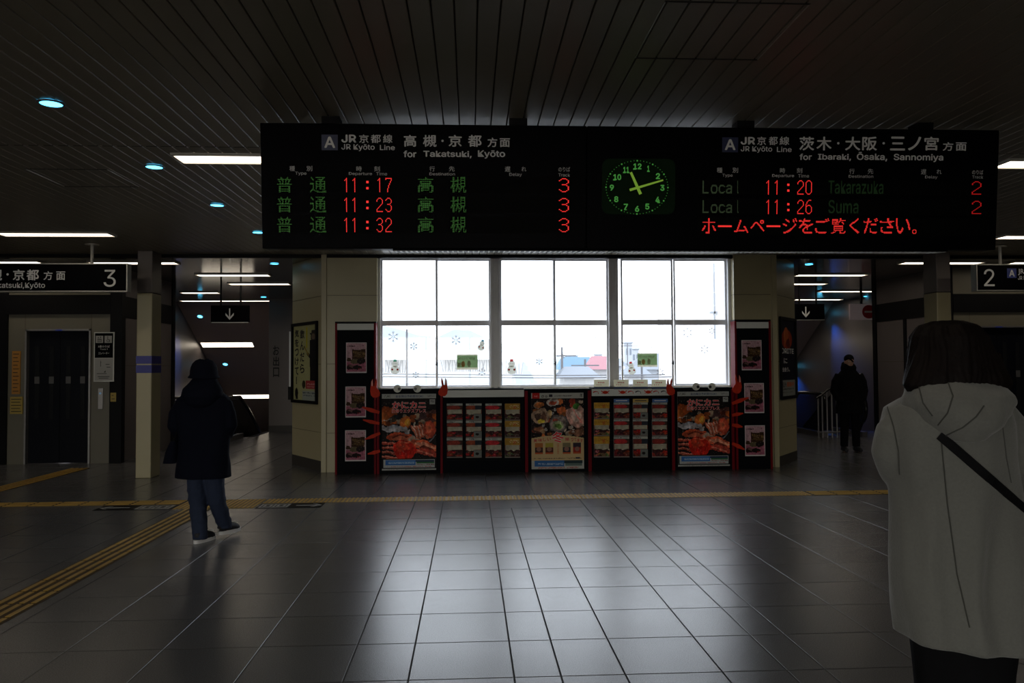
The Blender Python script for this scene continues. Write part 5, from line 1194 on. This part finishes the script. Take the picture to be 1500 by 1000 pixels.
M['steel_dark'] = mat('escalator_steps', (.06, .06, .065), .4, metal=.6); M['black_gloss'] = mat('handrail_rubber', (.012, .012, .014), .22)
escalator(-5.95, 1.25, 'escalator with black handrails going down behind the person in the hat')
escalator(8.35, .9, 'dark escalator entry in the right corridor beside the cream wall')
# curved railing with upright bars in the right corridor
root = empty('stair_railing', (9.35, 17.2, 0)); top = []
pa = [(1196, 583), (1204, 578), (1212, 571), (1222, 565), (1232, 562.5), (1244, 562)]
mb = MB()
pts = [hit(root, a, b_, 0) for a, b_ in pa]; MB().tube(pts, .028, 8).build('handrail', 'black_gloss', root)
for k, px in enumerate((1198, 1204, 1211, 1218, 1225, 1232, 1239)):
    t = hit(root, px, 570, 0); zt_ = min((q for q in pts), key=lambda q: abs(q.x-t.x)).z
    MB().tube([(t.x, 0, 0), (t.x, 0, zt_)], .017, 8).build('upright_bar', 'steel', root)
MB().tube([(pts[0].x, 0, .12), (pts[-1].x, 0, .12)], .018, 8).build('lower_rail', 'steel', root)
tag(root, 'railing with steel upright bars and curved black handrail beside the person in the right corridor', 'railing')

# ------------------------------------------------------------------ outside the window
def ext(name, c): M[name] = mat(name, c, .8, var=.08, scale=.3)
ext('hill', (.262, .295, .325)); ext('ground_out', (.42, .42, .42)); ext('wall_a', (.45, .45, .45)); ext('wall_b', (.32, .34, .37)); ext('roof_blue', (.11, .19, .27)); ext('roof_red', (.30, .15, .17)); ext('roof_grey', (.19, .21, .24)); ext('pane_out', (.14, .16, .19)); ext('wire_dark', (.12, .12, .13)); ext('pole_pale', (.24, .24, .25)); ext('platform_white', (.75, .75, .75))
struct(MB().box(-300, 300, 14.5, 900, -7.2, -7).build('ground_outside', 'ground_out'))
mb = MB(); pts = []
for px, py in ((520, 478), (560, 476), (585, 482), (610, 490), (640, 494), (665, 482), (690, 484), (712, 495), (760, 512), (820, 522)):
    p = atY(px, py, 420); pts.append((p.x, p.z))
n = len(pts)
mb.add([(x, 420, z) for x, z in pts]+[(x, 385, -7) for x, z in pts]+[(x, 460, z*.6) for x, z in pts]+[(x, 520, -7) for x, z in pts], [(i, i+1, i+1+n, i+n) for i in range(n-1)]+[(i, i+1, i+1+2*n, i+2*n) for i in range(n-1)]+[(i+2*n, i+1+2*n, i+1+3*n, i+3*n) for i in range(n-1)])
struct(mb.build('hill_outside', 'hill'))
def house(px0, px1, pyt, Y, wall, roof, label, rh=0.8, wins=3, floors=2):
    a = atY(px0, pyt, Y); b_ = atY(px1, pyt, Y); W_ = b_.x-a.x; H_ = a.z+7; root = empty('house', ((a.x+b_.x)/2, Y, -7)); h = W_/2; D = min(10, W_*1.2)
    MB().box(-h, h, 0, D, 0, H_).build('wall', wall, root)
    if rh: MB().add([(-h-.3, -.4, H_), (h+.3, -.4, H_), (h+.3, D+.4, H_), (-h-.3, D+.4, H_), (-h*.8, D*.5, H_+rh), (h*.8, D*.5, H_+rh)], [(0, 1, 5, 4), (2, 3, 4, 5), (1, 2, 5), (3, 0, 4), (3, 2, 1, 0)]).build('roof', roof, root)
    else: MB().box(-h-.15, h+.15, -.15, D+.15, H_, H_+.25).build('roof', roof, root)
    for f in range(floors):
        for k in range(wins):
            x = -h+W_*(k+.5)/wins; z = H_-1.4-f*2.6
            MB().box(x-W_*.16/wins*1.5, x+W_*.16/wins*1.5, -.06, 0, z-.6, z+.5).build('window', 'pane_out', root)
    return tag(root, label, 'building', 'buildings outside the window')
house(822, 852, 541, 55, 'wall_a', 'roof_blue', 'house with a blue roof low in the fourth pane, left of the red roof', .9)
house(846, 868, 538, 60, 'wall_b', 'roof_blue', 'blue roofed house beside the red roofed house', .8)
house(866, 896, 541, 52, 'wall_a', 'roof_red', 'house with a pale red roof at the right of the fourth pane', .9)
house(832, 846, 522, 150, 'wall_b', 'roof_grey', 'pale blue grey apartment block standing taller in the fourth pane', 0, 3, 3)
house(848, 862, 527, 160, 'wall_b', 'roof_grey', 'lower pale apartment block right of the tall block in the fourth pane', 0, 3, 2)
house(872, 882, 520, 210, 'wall_b', 'roof_grey', 'small far block at the right side of the fourth pane', 0, 2, 3)
house(826, 870, 552, 38, 'wall_a', 'roof_grey', 'nearest low house at the bottom of the fourth pane', .5)
house(902, 912, 536, 60, 'wall_b', 'roof_grey', 'narrow house seen in the slim pane between the second and third windows', .6, 2)
house(916, 926, 503, 140, 'wall_b', 'roof_grey', 'tall pale blue tower block in the fifth pane', 0, 2, 5)
house(926, 936, 512, 150, 'wall_b', 'roof_grey', 'pale tower block beside the tallest block in the fifth pane', 0, 2, 4)
house(940, 978, 541, 48, 'wall_b', 'roof_grey', 'house with a wide blue grey roof under the second green sheet', 1.0)
house(962, 984, 534, 70, 'wall_b', 'roof_grey', 'house at the right edge of the fifth pane', .8)
house(920, 946, 550, 40, 'wall_a', 'roof_grey', 'low white house behind the red hat snowman of the third window', .5)
# platform roof and footbridge wall
def outbox(name, px0, px1, py0, py1, Y, D, m, label, cat, slats=0, slm='wall_b'):
    a = atY(px0, py0, Y); b_ = atY(px1, py1, Y); root = empty(name, ((a.x+b_.x)/2, Y, b_.z)); h = (b_.x-a.x)/2; H_ = a.z-b_.z
    MB().box(-h, h, 0, D, 0, H_).build('body', m, root)
    if slats:
        mb = MB()
        for k in range(slats):
            x = -h+2*h*(k+.3)/slats; mb.prism([(x, 0), (x+.03, 0), (x+.03+.12*(k % 3-1), H_), (x+.12*(k % 3-1), H_)], -.03, 0)
        mb.build('louvres', slm, root)
    return tag(root, label, cat)
outbox('platform_roof', 559, 735, 513, 526, 34, 6, 'platform_white', 'white platform roof band crossing the first window', 'platform roof')
outbox('platform_roof', 736, 815, 516, 526, 38, 5, 'platform_white', 'shorter white platform roof crossing the third pane', 'platform roof')
outbox('platform_wall', 561, 594, 527, 546, 35, .3, 'platform_white', 'slatted white wall behind the green hat snowman', 'wall', 12)
outbox('platform_wall', 648, 728, 527, 544, 35, .3, 'platform_white', 'slatted white wall behind the first green sheet', 'wall', 24)
outbox('platform_wall', 737, 765, 527, 548, 36, .3, 'platform_white', 'slatted wall behind the red hat snowman of the second window', 'wall', 9)
def pole(px, py0, Y, r, label, arms=()):
    p = atY(px, py0, Y); root = empty('utility_pole', (p.x, Y, -7)); H_ = p.z+7
    MB().tube([(0, 0, 0), (0, 0, H_)], [r*1.3, r], 8).build('mast', 'wire_dark', root)
    for z, l in arms: MB().box(-l, l, -.04, .04, H_-z-.04, H_-z+.04).build('cross_arm', 'wire_dark', root)
    tag(root, label, 'pole')
pole(596, 482, 24, .03, 'thin pale pole standing behind the first pane, full height of the lower pane')
pole(823, 508, 45, .07, 'utility pole left of the blue roofs in the fourth pane', ((.5, .8),))
pole(857, 526, 51, .07, 'short utility pole between the blue roofs', ((.4, .9),))
pole(940, 536, 31, .04, 'thin pole under the second green sheet')
pole(919, 502, 80, .05, 'thin mast at the left of the fifth pane', ((.3, 1.2),))
for i, (py0, py1, Y) in enumerate(((547.5, 548, 30), (551.5, 551, 28))):
    a = atY(556, py0, Y); b_ = atY(1075, py1, Y); o = MB().tube([a, ((a+b_)/2)+Vector((0, 0, -.05)), b_], .02, 6).build('overhead_wire', 'wire_dark'); tag(o, ('upper' if i == 0 else 'lower')+' overhead wire crossing low outside the windows', 'wire')
o = outbox('pipe_frame', 1041, 1062, 456, 459, 17.0, .1, 'wall_b', 'faint pale bracket outside at the right edge of the last pane', 'bracket')
M_ = MB().box(-.08, -.05, 0, .05, -.55, 1.1).build('upright', 'wall_b', o)

# ------------------------------------------------------------------ people
def hand(mb, wrist, direc, palm_n, s=1.0, curl=.5):
    """palm, four fingers of different length and a thumb leaving the side of the palm"""
    d = Vector(direc).normalized(); nn = Vector(palm_n).normalized(); nn = (nn-d*nn.dot(d)).normalized(); sd = d.cross(nn); w0 = Vector(wrist)
    mb.tube([w0, w0+d*.045*s, w0+d*.085*s], [.024*s, .036*s, .036*s], 10, flat=.5)
    for k, (o_, L_) in enumerate(((-.030, .066), (-.010, .078), (.010, .073), (.029, .056))):
        b0 = w0+d*.08*s+sd*o_*s; b1 = b0+(d-nn*curl*.3).normalized()*L_*.45*s; b2 = b1+(d*.7-nn*curl).normalized()*L_*.32*s; b3 = b2+(d*.3-nn*curl*1.3).normalized()*L_*.25*s
        mb.tube([b0, b1, b2, b3], [.0095*s, .009*s, .008*s, .0065*s], 8)
    t0 = w0+d*.025*s-sd*.026*s; t1 = t0+(d*.6-sd*.8).normalized()*.035*s; t2 = t1+(d*.9-sd*.2-nn*.4).normalized()*.028*s; mb.tube([w0+d*.02*s, t0, t1, t2], [.014*s, .013*s, .011*s, .008*s], 8)
def head_parts(mb, c, s=1.0):
    """skull, jaw, nose, ears, neck; face toward +y"""
    c = Vector(c)
    mb.ball(c+Vector((0, 0, .02*s)), (.077*s, .096*s, .100*s), 20); mb.ball(c+Vector((0, .026*s, -.055*s)), (.056*s, .064*s, .062*s), 16)
    mb.tube([c+Vector((0, .085*s, .0)), c+Vector((0, .112*s, -.028*s))], [.010*s, .016*s], 8); mb.ball(c+Vector((0, .105*s, -.028*s)), .013*s, 8)
    for q in (-1, 1): mb.ball(c+Vector((q*.079*s, -.008*s, -.012*s)), (.011*s, .020*s, .030*s), 10)
    mb.tube([c+Vector((0, -.018*s, -.02*s)), c+Vector((0, -.03*s, -.20*s))], [.056*s, .062*s], 14)
def face_parts(root, body, c, s=1.0):
    c = Vector(c)
    for q in (-1, 1):
        e = MB().ball(c+Vector((q*.031*s, .083*s, .006*s)), (.014*s, .010*s, .009*s), 10).build('eye', 'eye_white', body); MB().ball(c+Vector((q*.031*s, .091*s, .006*s)), (.006*s, .003*s, .006*s), 8).build('iris', 'pupil', e)
        MB().tube([c+Vector((q*.015*s, .094*s, .026*s)), c+Vector((q*.048*s, .083*s, .027*s))], .003*s, 6).build('eyebrow', 'hair', body)
    MB().tube([c+Vector((-.022*s, .083*s, -.062*s)), c+Vector((0, .092*s, -.06*s)), c+Vector((.022*s, .083*s, -.062*s))], [.003*s, .006*s, .003*s], 8).build('mouth', 'lip', body)
M['lip'] = mat('lip', (.30, .09, .07), .5)
def wrinkle(amp, sc, seed=0, zs=0.5):
    off = Vector((seed*3.1, seed*1.7, seed))
    def f(co):
        q = Vector((co.x*sc, co.y*sc, co.z*sc*zs))+off
        n = noise.noise(q)+.5*noise.noise(q*2.1); r = Vector((co.x, co.y, 0)); 
        if r.length > 1e-5: r.normalize()
        return co+r*n*amp
    return f
# woman in the grey coat -------------------------------------------------------
WYd = 2.4
woman = empty('person', (1.40, WYd, 0), (0, 0, math.radians(6)))
def wl(px, py, y=0.0): return hit(woman, px, py, y)
def ring_px(xl, xr, py, ry, cy=0, e=2.2, n=32, fold=0, nf=8, ph=0):
    a = wl(xl, py); b_ = wl(xr, py); return arc_ring((a.x+b_.x)/2, cy, a.z, (b_.x-a.x)/2, ry, n, e, 0, fold, nf, ph)
hc = wl(1386, 534, .015)
body = MB()
head_parts(body, hc, 1.02)
body.loft([ring_px(1350, 1422, 590, .07), ring_px(1310, 1462, 612, .10), ring_px(1318, 1462, 690, .115), ring_px(1335, 1466, 780, .10), ring_px(1338, 1474, 860, .12), ring_px(1345, 1478, 930, .12)])
for s, hx in ((-1, 1378), (1, 1442)):
    a = wl(hx, 900); body.tube([(a.x, 0, a.z), (a.x+.0*s, .0, .48), (a.x, -.01, .10), (a.x, -.01, .05)], [.070, .048, .036, .04], 14); body.tube([(a.x, -.03, .045), (a.x, .14, .03)], [.038, .034], 10, flat=.7)
LA_ = [wl(1330, 608, 0), wl(1309, 670, .05), wl(1334, 700, .27)]; RA_ = [wl(1458, 604, 0), wl(1500, 700, .03), wl(1452, 712, .26)]
for A_ in (LA_, RA_): body.tube(A_, [.045, .038, .026], 12); hand(body, A_[2], (A_[2]-A_[1]), (0, 0, 1), .95, .6)
wb = fuse(body, 'body', 'skin', woman, .008, 4); face_parts(woman, wb, hc, 1.02)
coat = MB()
F_ = .012
secs = [(1352, 1424, 574, .085, 0, 0), (1330, 1446, 583, .105, 0, 0), (1304, 1466, 597, .125, 0, 0), (1300, 1472, 625, .138, 0, 0), (1306, 1474, 670, .140, 0, 0), (1313, 1480, 720, .138, .004, 0), (1314, 1488, 780, .150, .010, .2), (1316, 1498, 840, .165, .018, .4), (1319, 1506, 900, .178, .024, .5), (1322, 1512, 925, .182, .026, .5), (1323, 1513, 938, .182, .026, .5)]
coat.loft([ring_px(a, b_, c, d, 0, 2.3, 40, f, 7, ph) for a, b_, c, d, f, ph in secs])
def sleeve(px_list, ys, rs):
    coat.tube([wl(p[0], p[1], y) for p, y in zip(px_list, ys)], rs, 16)
sleeve(((1326, 612), (1311, 632), (1307, 660), (1313, 690), (1332, 702)), (0, .01, .03, .06, .26), (.052, .055, .056, .052, .040))
sleeve(((1456, 604), (1477, 635), (1491, 680), (1500, 722), (1470, 722)), (0, .0, .01, .04, .25), (.060, .066, .068, .062, .046))
def hem_tilt(co):
    q = wrinkle(.012+.016*max(0, min(1, (1.35-co.z)*3)), 7.0, 3, .30)(co)
    # hem hangs lower at the right
    if co.y < .02 and co.z < 1.42:
        f = min(1, (1.42-co.z)*2.2); n_ = noise.noise(Vector((co.x*3, co.z*1.2, 4)))
        q.y += f*(.019*math.sin(co.x*24+n_*5+co.z*2.5)+.018*n_)
        d = abs((co.x+.13)*.9-(co.z-1.12)*.55); q.y += .026*math.exp(-(d/.018)**2)*(1 if .80 < co.z < 1.30 and co.x < .02 else 0)*f
    if co.z < 1.0: q.z += -(co.x)*.10*(1.0-co.z)/.3
    # centre back seam
    return q
wc = fuse(coat, 'coat', 'coat_grey', woman, .009, 4, hem_tilt)
wc['label'] = 'knee length grey wool coat'
# hood: collar roll and a hanging pouch with a point
hd = MB()
def hood_ring(xl, xr, py, ry, cy): return ring_px(xl, xr, py, ry, cy, 2.2, 36)
r0 = [hood_ring(1322, 1436, 553, .088, -.03), hood_ring(1316, 1442, 566, .108, -.05), hood_ring(1311, 1445, 580, .125, -.065), hood_ring(1313, 1442, 595, .125, -.075), hood_ring(1322, 1432, 610, .118, -.092), hood_ring(1336, 1412, 626, .095, -.108), hood_ring(1352, 1390, 640, .055, -.125)]
for r in r0:
    for v in r: v.z += (v.x-wl(1370, 590).x)*.06
hd.loft(r0)
hood = fuse(hd, 'hood', 'coat_grey', woman, .008, 4, wrinkle(.012, 9, 5, 1.6))
# hair
hr = MB()
hair = [(1366, 1404, 470, .04, .0), (1348, 1420, 477, .085, .0), (1337, 1430, 492, .108, -.003), (1332, 1436, 512, .112, -.008), (1326, 1443, 532, .110, -.02), (1317, 1452, 550, .108, -.03), (1311, 1458, 563, .100, -.035), (1318, 1455, 573, .085, -.035), (1340, 1440, 577, .06, -.03)]
hr.loft([ring_px(a, b_, c, d, e_-.012, 2.0, 36, .02, 11) for a, b_, c, d, e_ in hair])
hr.tube([wl(1438, 520, 0), wl(1448, 560, -.01), wl(1452, 590, -.04), wl(1456, 612, -.05)], [.05, .05, .034, .012], 12)
def strands(co):
    a = math.atan2(co.y-hc.y, co.x-hc.x); q = .0016*math.sin(a*60+9*noise.noise(Vector((a*3, co.z*9, 1))))+.012*noise.noise(Vector((a*4, co.z*3, 0))); d = Vector((co.x-hc.x, co.y-hc.y, 0))
    if d.length > 1e-4: d.normalize()
    # open the hair around the face
    p = co+d*q
    if co.y > hc.y+.055 and abs(co.x-hc.x) < .085 and co.z < hc.z+.055: p.y = hc.y+.052
    return p
fuse(hr, 'hair', 'hair', woman, .006, 3, strands)
w_sk = MB().loft([ring_px(1342, 1482, 860, .13), ring_px(1346, 1480, 930, .13), ring_px(1355, 1468, 1000, .125), ring_px(1362, 1462, 1060, .11)])
for s, hx in ((-1, 1378), (1, 1442)):
    a = wl(hx, 900); w_sk.tube([(a.x, 0, a.z), (a.x, 0, .48), (a.x, -.01, .09)], [.095, .070, .050], 14)
fuse(w_sk, 'trousers', 'black_cloth', woman, .01, 3)
for s, hx in ((-1, 1378), (1, 1442)):
    a = wl(hx, 900); b = MB(); b.tube([(a.x, -.01, .16), (a.x, -.01, .06)], [.045, .046], 12); b.tube([(a.x, -.05, .035), (a.x, .06, .035), (a.x, .165, .026)], [.042, .044, .030], 12, flat=.75); fuse(b, 'shoe', 'shoe_black', woman, .006, 3)
tag(woman, 'woman from behind in a grey hooded wool coat, dark bob hair, at the right foreground', 'person')
bpy.context.view_layer.update()
def on_mesh(o, px, py):
    inv = o.matrix_world.inverted(); a = inv @ Vector((0, 0, EYE)); d = (inv.to_3x3() @ ray(px, py)).normalized()
    ok, loc, nrm, _i = o.ray_cast(a, d); return (o.matrix_world @ loc, (o.matrix_world.to_3x3() @ nrm).normalized()) if ok else None
def seam(pts_, o, name, root, m='seam_dark', r=.0022):
    Q = []
    for (a, b_), (c, d) in zip(pts_[:-1], pts_[1:]):
        for k in range(8):
            h_ = on_mesh(o, a+(c-a)*k/8, b_+(d-b_)*k/8)
            if h_: Q.append(root.matrix_world.inverted() @ (h_[0]+h_[1]*.0002))
    if len(Q) > 2: MB().tube(Q, r, 6).build(name, m, root)
M['seam_dark'] = mat('seam_shadow', (.055, .056, .05), .95)
seam([(1379, 648), (1388, 740), (1402, 840), (1423, 930)], wc, 'back_seam', woman); seam([(1300, 596), (1309, 625), (1316, 660), (1318, 700)], wc, 'sleeve_seam', woman); seam([(1463, 584), (1468, 620), (1474, 670), (1482, 712)], wc, 'sleeve_seam', woman)
seam([(1345, 562), (1352, 590), (1368, 612)], hood, 'hood_seam', woman); seam([(1388, 558), (1396, 580), (1388, 605), (1372, 625)], hood, 'hood_seam', woman)
seam([(1312, 600), (1326, 619), (1345, 634), (1364, 641), (1385, 638), (1410, 626), (1430, 610), (1443, 592)], hood, 'hood_edge', woman, r=.0022)
seam([(1316, 566), (1340, 561), (1370, 557), (1400, 552), (1416, 551)], hood, 'hood_edge', woman, r=.003)
# strap of the crossbody bag, laid on the coat
P_ = []
for k in range(19):
    t = k/14; px, py = 1376+(1497-1376)*t, 637+(742-637)*t; h_ = on_mesh(wc, px, py)
    if h_: P_.append(h_)
bag = empty('crossbody_bag', (1.75, 2.45, 1.0)); v = []; n = len(P_); up = Vector((.62, 0, .75)).normalized()
for q, nr in P_:
    ww = (up-nr*up.dot(nr)).normalized()*.0135
    for s, o_ in ((-1, .004), (1, .004), (1, .0005), (-1, .0005)): v.append(q+ww*s+nr*o_ - Vector(bag.location))
mb = MB(); mb.add(v, [(4*i+j, 4*i+(j+1) % 4, 4*i+4+(j+1) % 4, 4*i+4+j) for i in range(n-1) for j in range(4)]+[(3, 2, 1, 0), (4*n-4, 4*n-3, 4*n-2, 4*n-1)]); mb.build('strap', 'strap', bag)
MB().box(-.045, .035, .06, .24, -.16, .0, bev=.02).build('pouch', 'black_cloth', bag)
tag(bag, 'black strap bag worn across the grey coat of the woman', 'bag')
# person in the hat -------------------------------------------------------------
man = empty('person', (-2.50, 7.62, 0), (0, 0, math.radians(-6)))
def ml(px, py, y=0.0): return hit(man, px, py, y)
def mring(xl, xr, py, ry, cy=0, e=2.2, n=32, fold=0, nf=8, ph=0):
    a = ml(xl, py); b_ = ml(xr, py); return arc_ring((a.x+b_.x)/2, cy, a.z, (b_.x-a.x)/2, ry, n, e, 0, fold, nf, ph)
mh = ml(299, 551, .03); mh.y = .03
b = MB(); head_parts(b, mh, 1.0)
b.loft([mring(285, 313, 575, .07), mring(266, 332, 585, .10), mring(270, 330, 640, .12), mring(276, 324, 670, .11), mring(278, 322, 686, .09)])
lL = [ml(288, 690), ml(291, 735), ml(299, 778)]; lR = [ml(312, 690), ml(316, 735), ml(319, 770)]
yL = (0, -.02, -.08); yR = (0, .03, .16)
LL = [Vector((p.x, y, p.z)) for p, y in zip(lL, yL)]; LR = [Vector((p.x, y, p.z)) for p, y in zip(lR, yR)]
for L_ in (LL, LR): b.tube(L_+[L_[2]+Vector((0, 0, -.05))], [.085, .055, .040, .038], 12); b.tube([L_[2]+Vector((0, -.02, -.06)), L_[2]+Vector((0, .14, -.075))], [.036, .032], 10)
sL_ = ml(268, 590); sR_ = ml(330, 590)
AL = [ml(270, 592, 0), ml(258, 628, .03), ml(276, 634, .22)]; AR = [ml(328, 592, 0), ml(336, 628, .03), ml(318, 632, .22)]
for A_ in (AL, AR): b.tube(A_, [.045, .038, .026], 10); hand(b, A_[2], A_[2]-A_[1], (0, 0, 1), .95, .7)
mbod = fuse(b, 'body', 'skin', man, .009, 4); face_parts(man, mbod, mh)
b = MB()
b.loft([mring(287, 311, 566, .07), mring(276, 323, 573, .095), mring(262, 335, 582, .125, 0), mring(257, 340, 600, .135), mring(262, 336, 640, .14), mring(262, 335, 665, .15), mring(259, 336, 690, .17, 0, 2.2, 32, .02, 6), mring(258, 337, 699, .175, 0, 2.2, 32, .02, 6)])
def mt(pl, ys, rs):
    b.tube([ml(p[0], p[1], y) for p, y in zip(pl, ys)], rs, 14)
mt(((267, 588), (259, 605), (256, 624), (264, 640), (272, 630)), (0, .0, .0, .06, .24), (.060, .066, .066, .060, .048)); mt(((331, 588), (336, 605), (337, 622), (333, 636), (322, 628)), (0, .0, .0, .06, .24), (.058, .064, .064, .058, .046))
fuse(b, 'coat', 'navy_coat', man, .010, 5, wrinkle(.012, 6, 11, .5))['label'] = 'dark navy hooded coat'
b = MB(); b.loft([mring(284, 316, 553, .08, -.0), mring(280, 320, 560, .10, -.02), mring(272, 327, 569, .12, -.04), mring(270, 329, 580, .13, -.05), mring(279, 320, 592, .09, -.07), mring(292, 308, 600, .03, -.08)]); fuse(b, 'hood', 'navy_coat', man, .008, 4)
b = MB()
for L_ in (LL, LR): b.tube([L_[0]+Vector((0, 0, .05)), L_[1], L_[2]+Vector((0, 0, -.015)), L_[2]+Vector((0, -.005, -.055))], [.098, .078, .066, .068], 16)
fuse(b, 'jeans', 'jeans', man, .009, 3, wrinkle(.010, 14, 4, 1.2))
for L_, yaw in ((LL, .35), (LR, .45)):
    p = L_[2]; gz = p.z-.105; s = empty('shoe', (p.x, p.y, max(.0, gz) if L_ is LR else 0), (0, 0, -yaw)); s.parent = man
    u = MB(); u.tube([(0, -.035, .105), (0, -.03, .06)], [.046, .048], 12); u.tube([(0, -.05, .06), (0, .05, .062), (0, .14, .045), (0, .19, .038)], [.042, .046, .042, .028], 14, flat=1.0); u.v = [(a*.92, b_*.86, c*.95) for a, b_, c in u.v]; uo = fuse(u, 'upper', 'shoe_black', s, .006, 3)
    q = MB(); q.slab([(.040*math.copysign(abs(math.cos(a))**.7, math.cos(a))*(1 if math.sin(a) < .3 else .95), .056+.128*math.sin(a)) for a in [2*PI*k/26 for k in range(26)]], 0, .032); q.build('sole', 'rubber', s)
    l = MB(); l.tube([(-.02, .075, .105), (.02, .10, .10), (-.02, .12, .095), (.02, .14, .085)], .004, 6); l.build('laces', 'rubber', s)
h = MB(); hp = mh+Vector((0, 0, .0)); n = 36
prof = [(.0, .132), (.04, .130), (.078, .114), (.104, .086), (.120, .05), (.127, .01), (.128, -.02), (.145, -.040), (.144, -.048), (.115, -.035), (.11, -.02)]
h.loft([[Vector((hp.x+r*math.cos(2*PI*k/n)*.96, hp.y-.005+r*math.sin(2*PI*k/n)*1.05, hp.z+.03+z+.006*math.sin(2*2*PI*k/n))) for k in range(n)] for r, z in prof if r > 0], cap=False)
h.disc((hp.x, hp.y-.005, hp.z+.03+.131), .041, 'z', .002, 36); 
hat = h.build('hat', 'navy_coat'); hat.location = man.location; hat.rotation_euler = man.rotation_euler
tag(hat, 'dark soft brimmed hat on the head of the person at the left', 'hat')
b = MB(); b.ball(mh+Vector((0, -.03, .005)), (.086, .085, .088), 20); b.tube([mh+Vector((0, -.05, -.02)), mh+Vector((0, -.05, -.07))], [.07, .055], 12); fuse(b, 'hair', 'hair', man, .008, 3)
tag(man, 'person in dark brimmed hat, navy coat and jeans walking away at the left', 'person')
bg_ = empty('shoulder_bag', tuple(man.matrix_basis @ Vector((ml(254, 655).x, .02, 0))), tuple(man.rotation_euler))
z0, z1 = ml(254, 677).z, ml(254, 645).z
MB().loft([arc_ring(0.0, 0, z0, .075, .13, 20, 3), arc_ring(0.01, 0, (z0+z1)/2, .062, .125, 20, 3), arc_ring(.03, 0, z1, .03, .11, 20, 3)]).build('bag_body', 'navy_coat', bg_)
MB().tube([(.03, -.08, z1-.01), (.05, -.04, z1+.10), (.06, .02, z1+.14), (.04, .06, z1+.08), (.03, .08, z1-.01)], .009, 8).build('bag_handle', 'strap', bg_)
tag(bg_, 'dark bag hanging at the left hip of the person in the hat', 'bag')
# dark figure in the right corridor, facing the camera ----------------------------
fig = empty('person', (7.00, 14.4, 0), (0, 0, math.radians(180-6)))
def fl(px, py, y=0.0): return hit(fig, px, py, y)
def fring(cx, z, rx, ry, e=2.2, cy=0, fold=0): return arc_ring(cx, cy, z, rx, ry, 28, e, 0, fold, 6)
fh = Vector((0, .03, 1.66)); b = MB(); head_parts(b, fh, 1.0)
b.loft([fring(0, .86, .16, .11), fring(0, 1.05, .15, .10), fring(0, 1.3, .18, .11), fring(0, 1.44, .17, .09), fring(0, 1.5, .07, .06)])
for s in (-1, 1):
    b.tube([(s*.09, 0, .9), (s*.10, .02, .48), (s*.11, 0, .09), (s*.11, 0, .05)], [.085, .055, .040, .042], 12); b.tube([(s*.11, -.02, .04), (s*.13, .16, .035)], [.04, .034], 10)
    A_ = [Vector((s*.19, 0, 1.43)), Vector((s*.25, -.02, 1.16)), Vector((s*.19, .05, 1.0))]; b.tube(A_, [.045, .038, .028], 10); hand(b, A_[2], (-s*.3, 0, -1), (-s, 0, 0), 1.0, .6)
fb = fuse(b, 'body', 'skin_dark' if 'skin_dark' in M else 'skin', fig, .009, 4); face_parts(fig, fb, fh)
b = MB(); b.loft([fring(0, .70, .25, .17, 2.3, 0, .02), fring(0, .95, .225, .15), fring(0, 1.2, .225, .15), fring(0, 1.40, .215, .13), fring(0, 1.49, .14, .10), fring(0, 1.535, .09, .09)])
for s in (-1, 1): b.tube([(s*.18, 0, 1.42), (s*.25, 0, 1.28), (s*.275, -.01, 1.12), (s*.22, .09, .98), (s*.15, .12, .92)], [.07, .075, .07, .062, .05], 14)
fuse(b, 'coat', 'black_cloth', fig, .011, 5, wrinkle(.012, 6, 21, .6))
b = MB(); b.loft([fring(0, 1.47, .13, .11, 2, -.02), fring(0, 1.55, .14, .135, 2, -.01), fring(0, 1.60, .12, .12, 2, -.02), fring(0, 1.64, .10, .07, 2, -.07), fring(0, 1.66, .05, .03, 2, -.09)]); fuse(b, 'hood', 'black_cloth', fig, .009, 4)
b = MB()
for s in (-1, 1): b.tube([(s*.09, 0, .9), (s*.10, .02, .48), (s*.11, 0, .10)], [.10, .078, .068], 14)
fuse(b, 'trousers', 'black_cloth', fig, .01, 3)
for s in (-1, 1):
    b = MB(); b.tube([(s*.11, -.06, .05), (s*.115, .05, .052), (s*.13, .19, .04)], [.045, .05, .034], 12); b.tube([(s*.11, -.01, .12), (s*.11, -.01, .05)], [.05, .05], 10); fuse(b, 'shoe', 'shoe_black', fig, .008, 3)
b = MB(); b.ball(fh+Vector((0, -.012, .05)), (.088, .104, .086), 18); b.tube([fh+Vector((0, .06, .035)), fh+Vector((0, .15, .02))], [.07, .055], 14, flat=.18); fuse(b, 'cap', 'black_cloth', fig, .008, 3)
tag(fig, 'dark clothed person with a cap standing in the right corridor beside the railing', 'person')
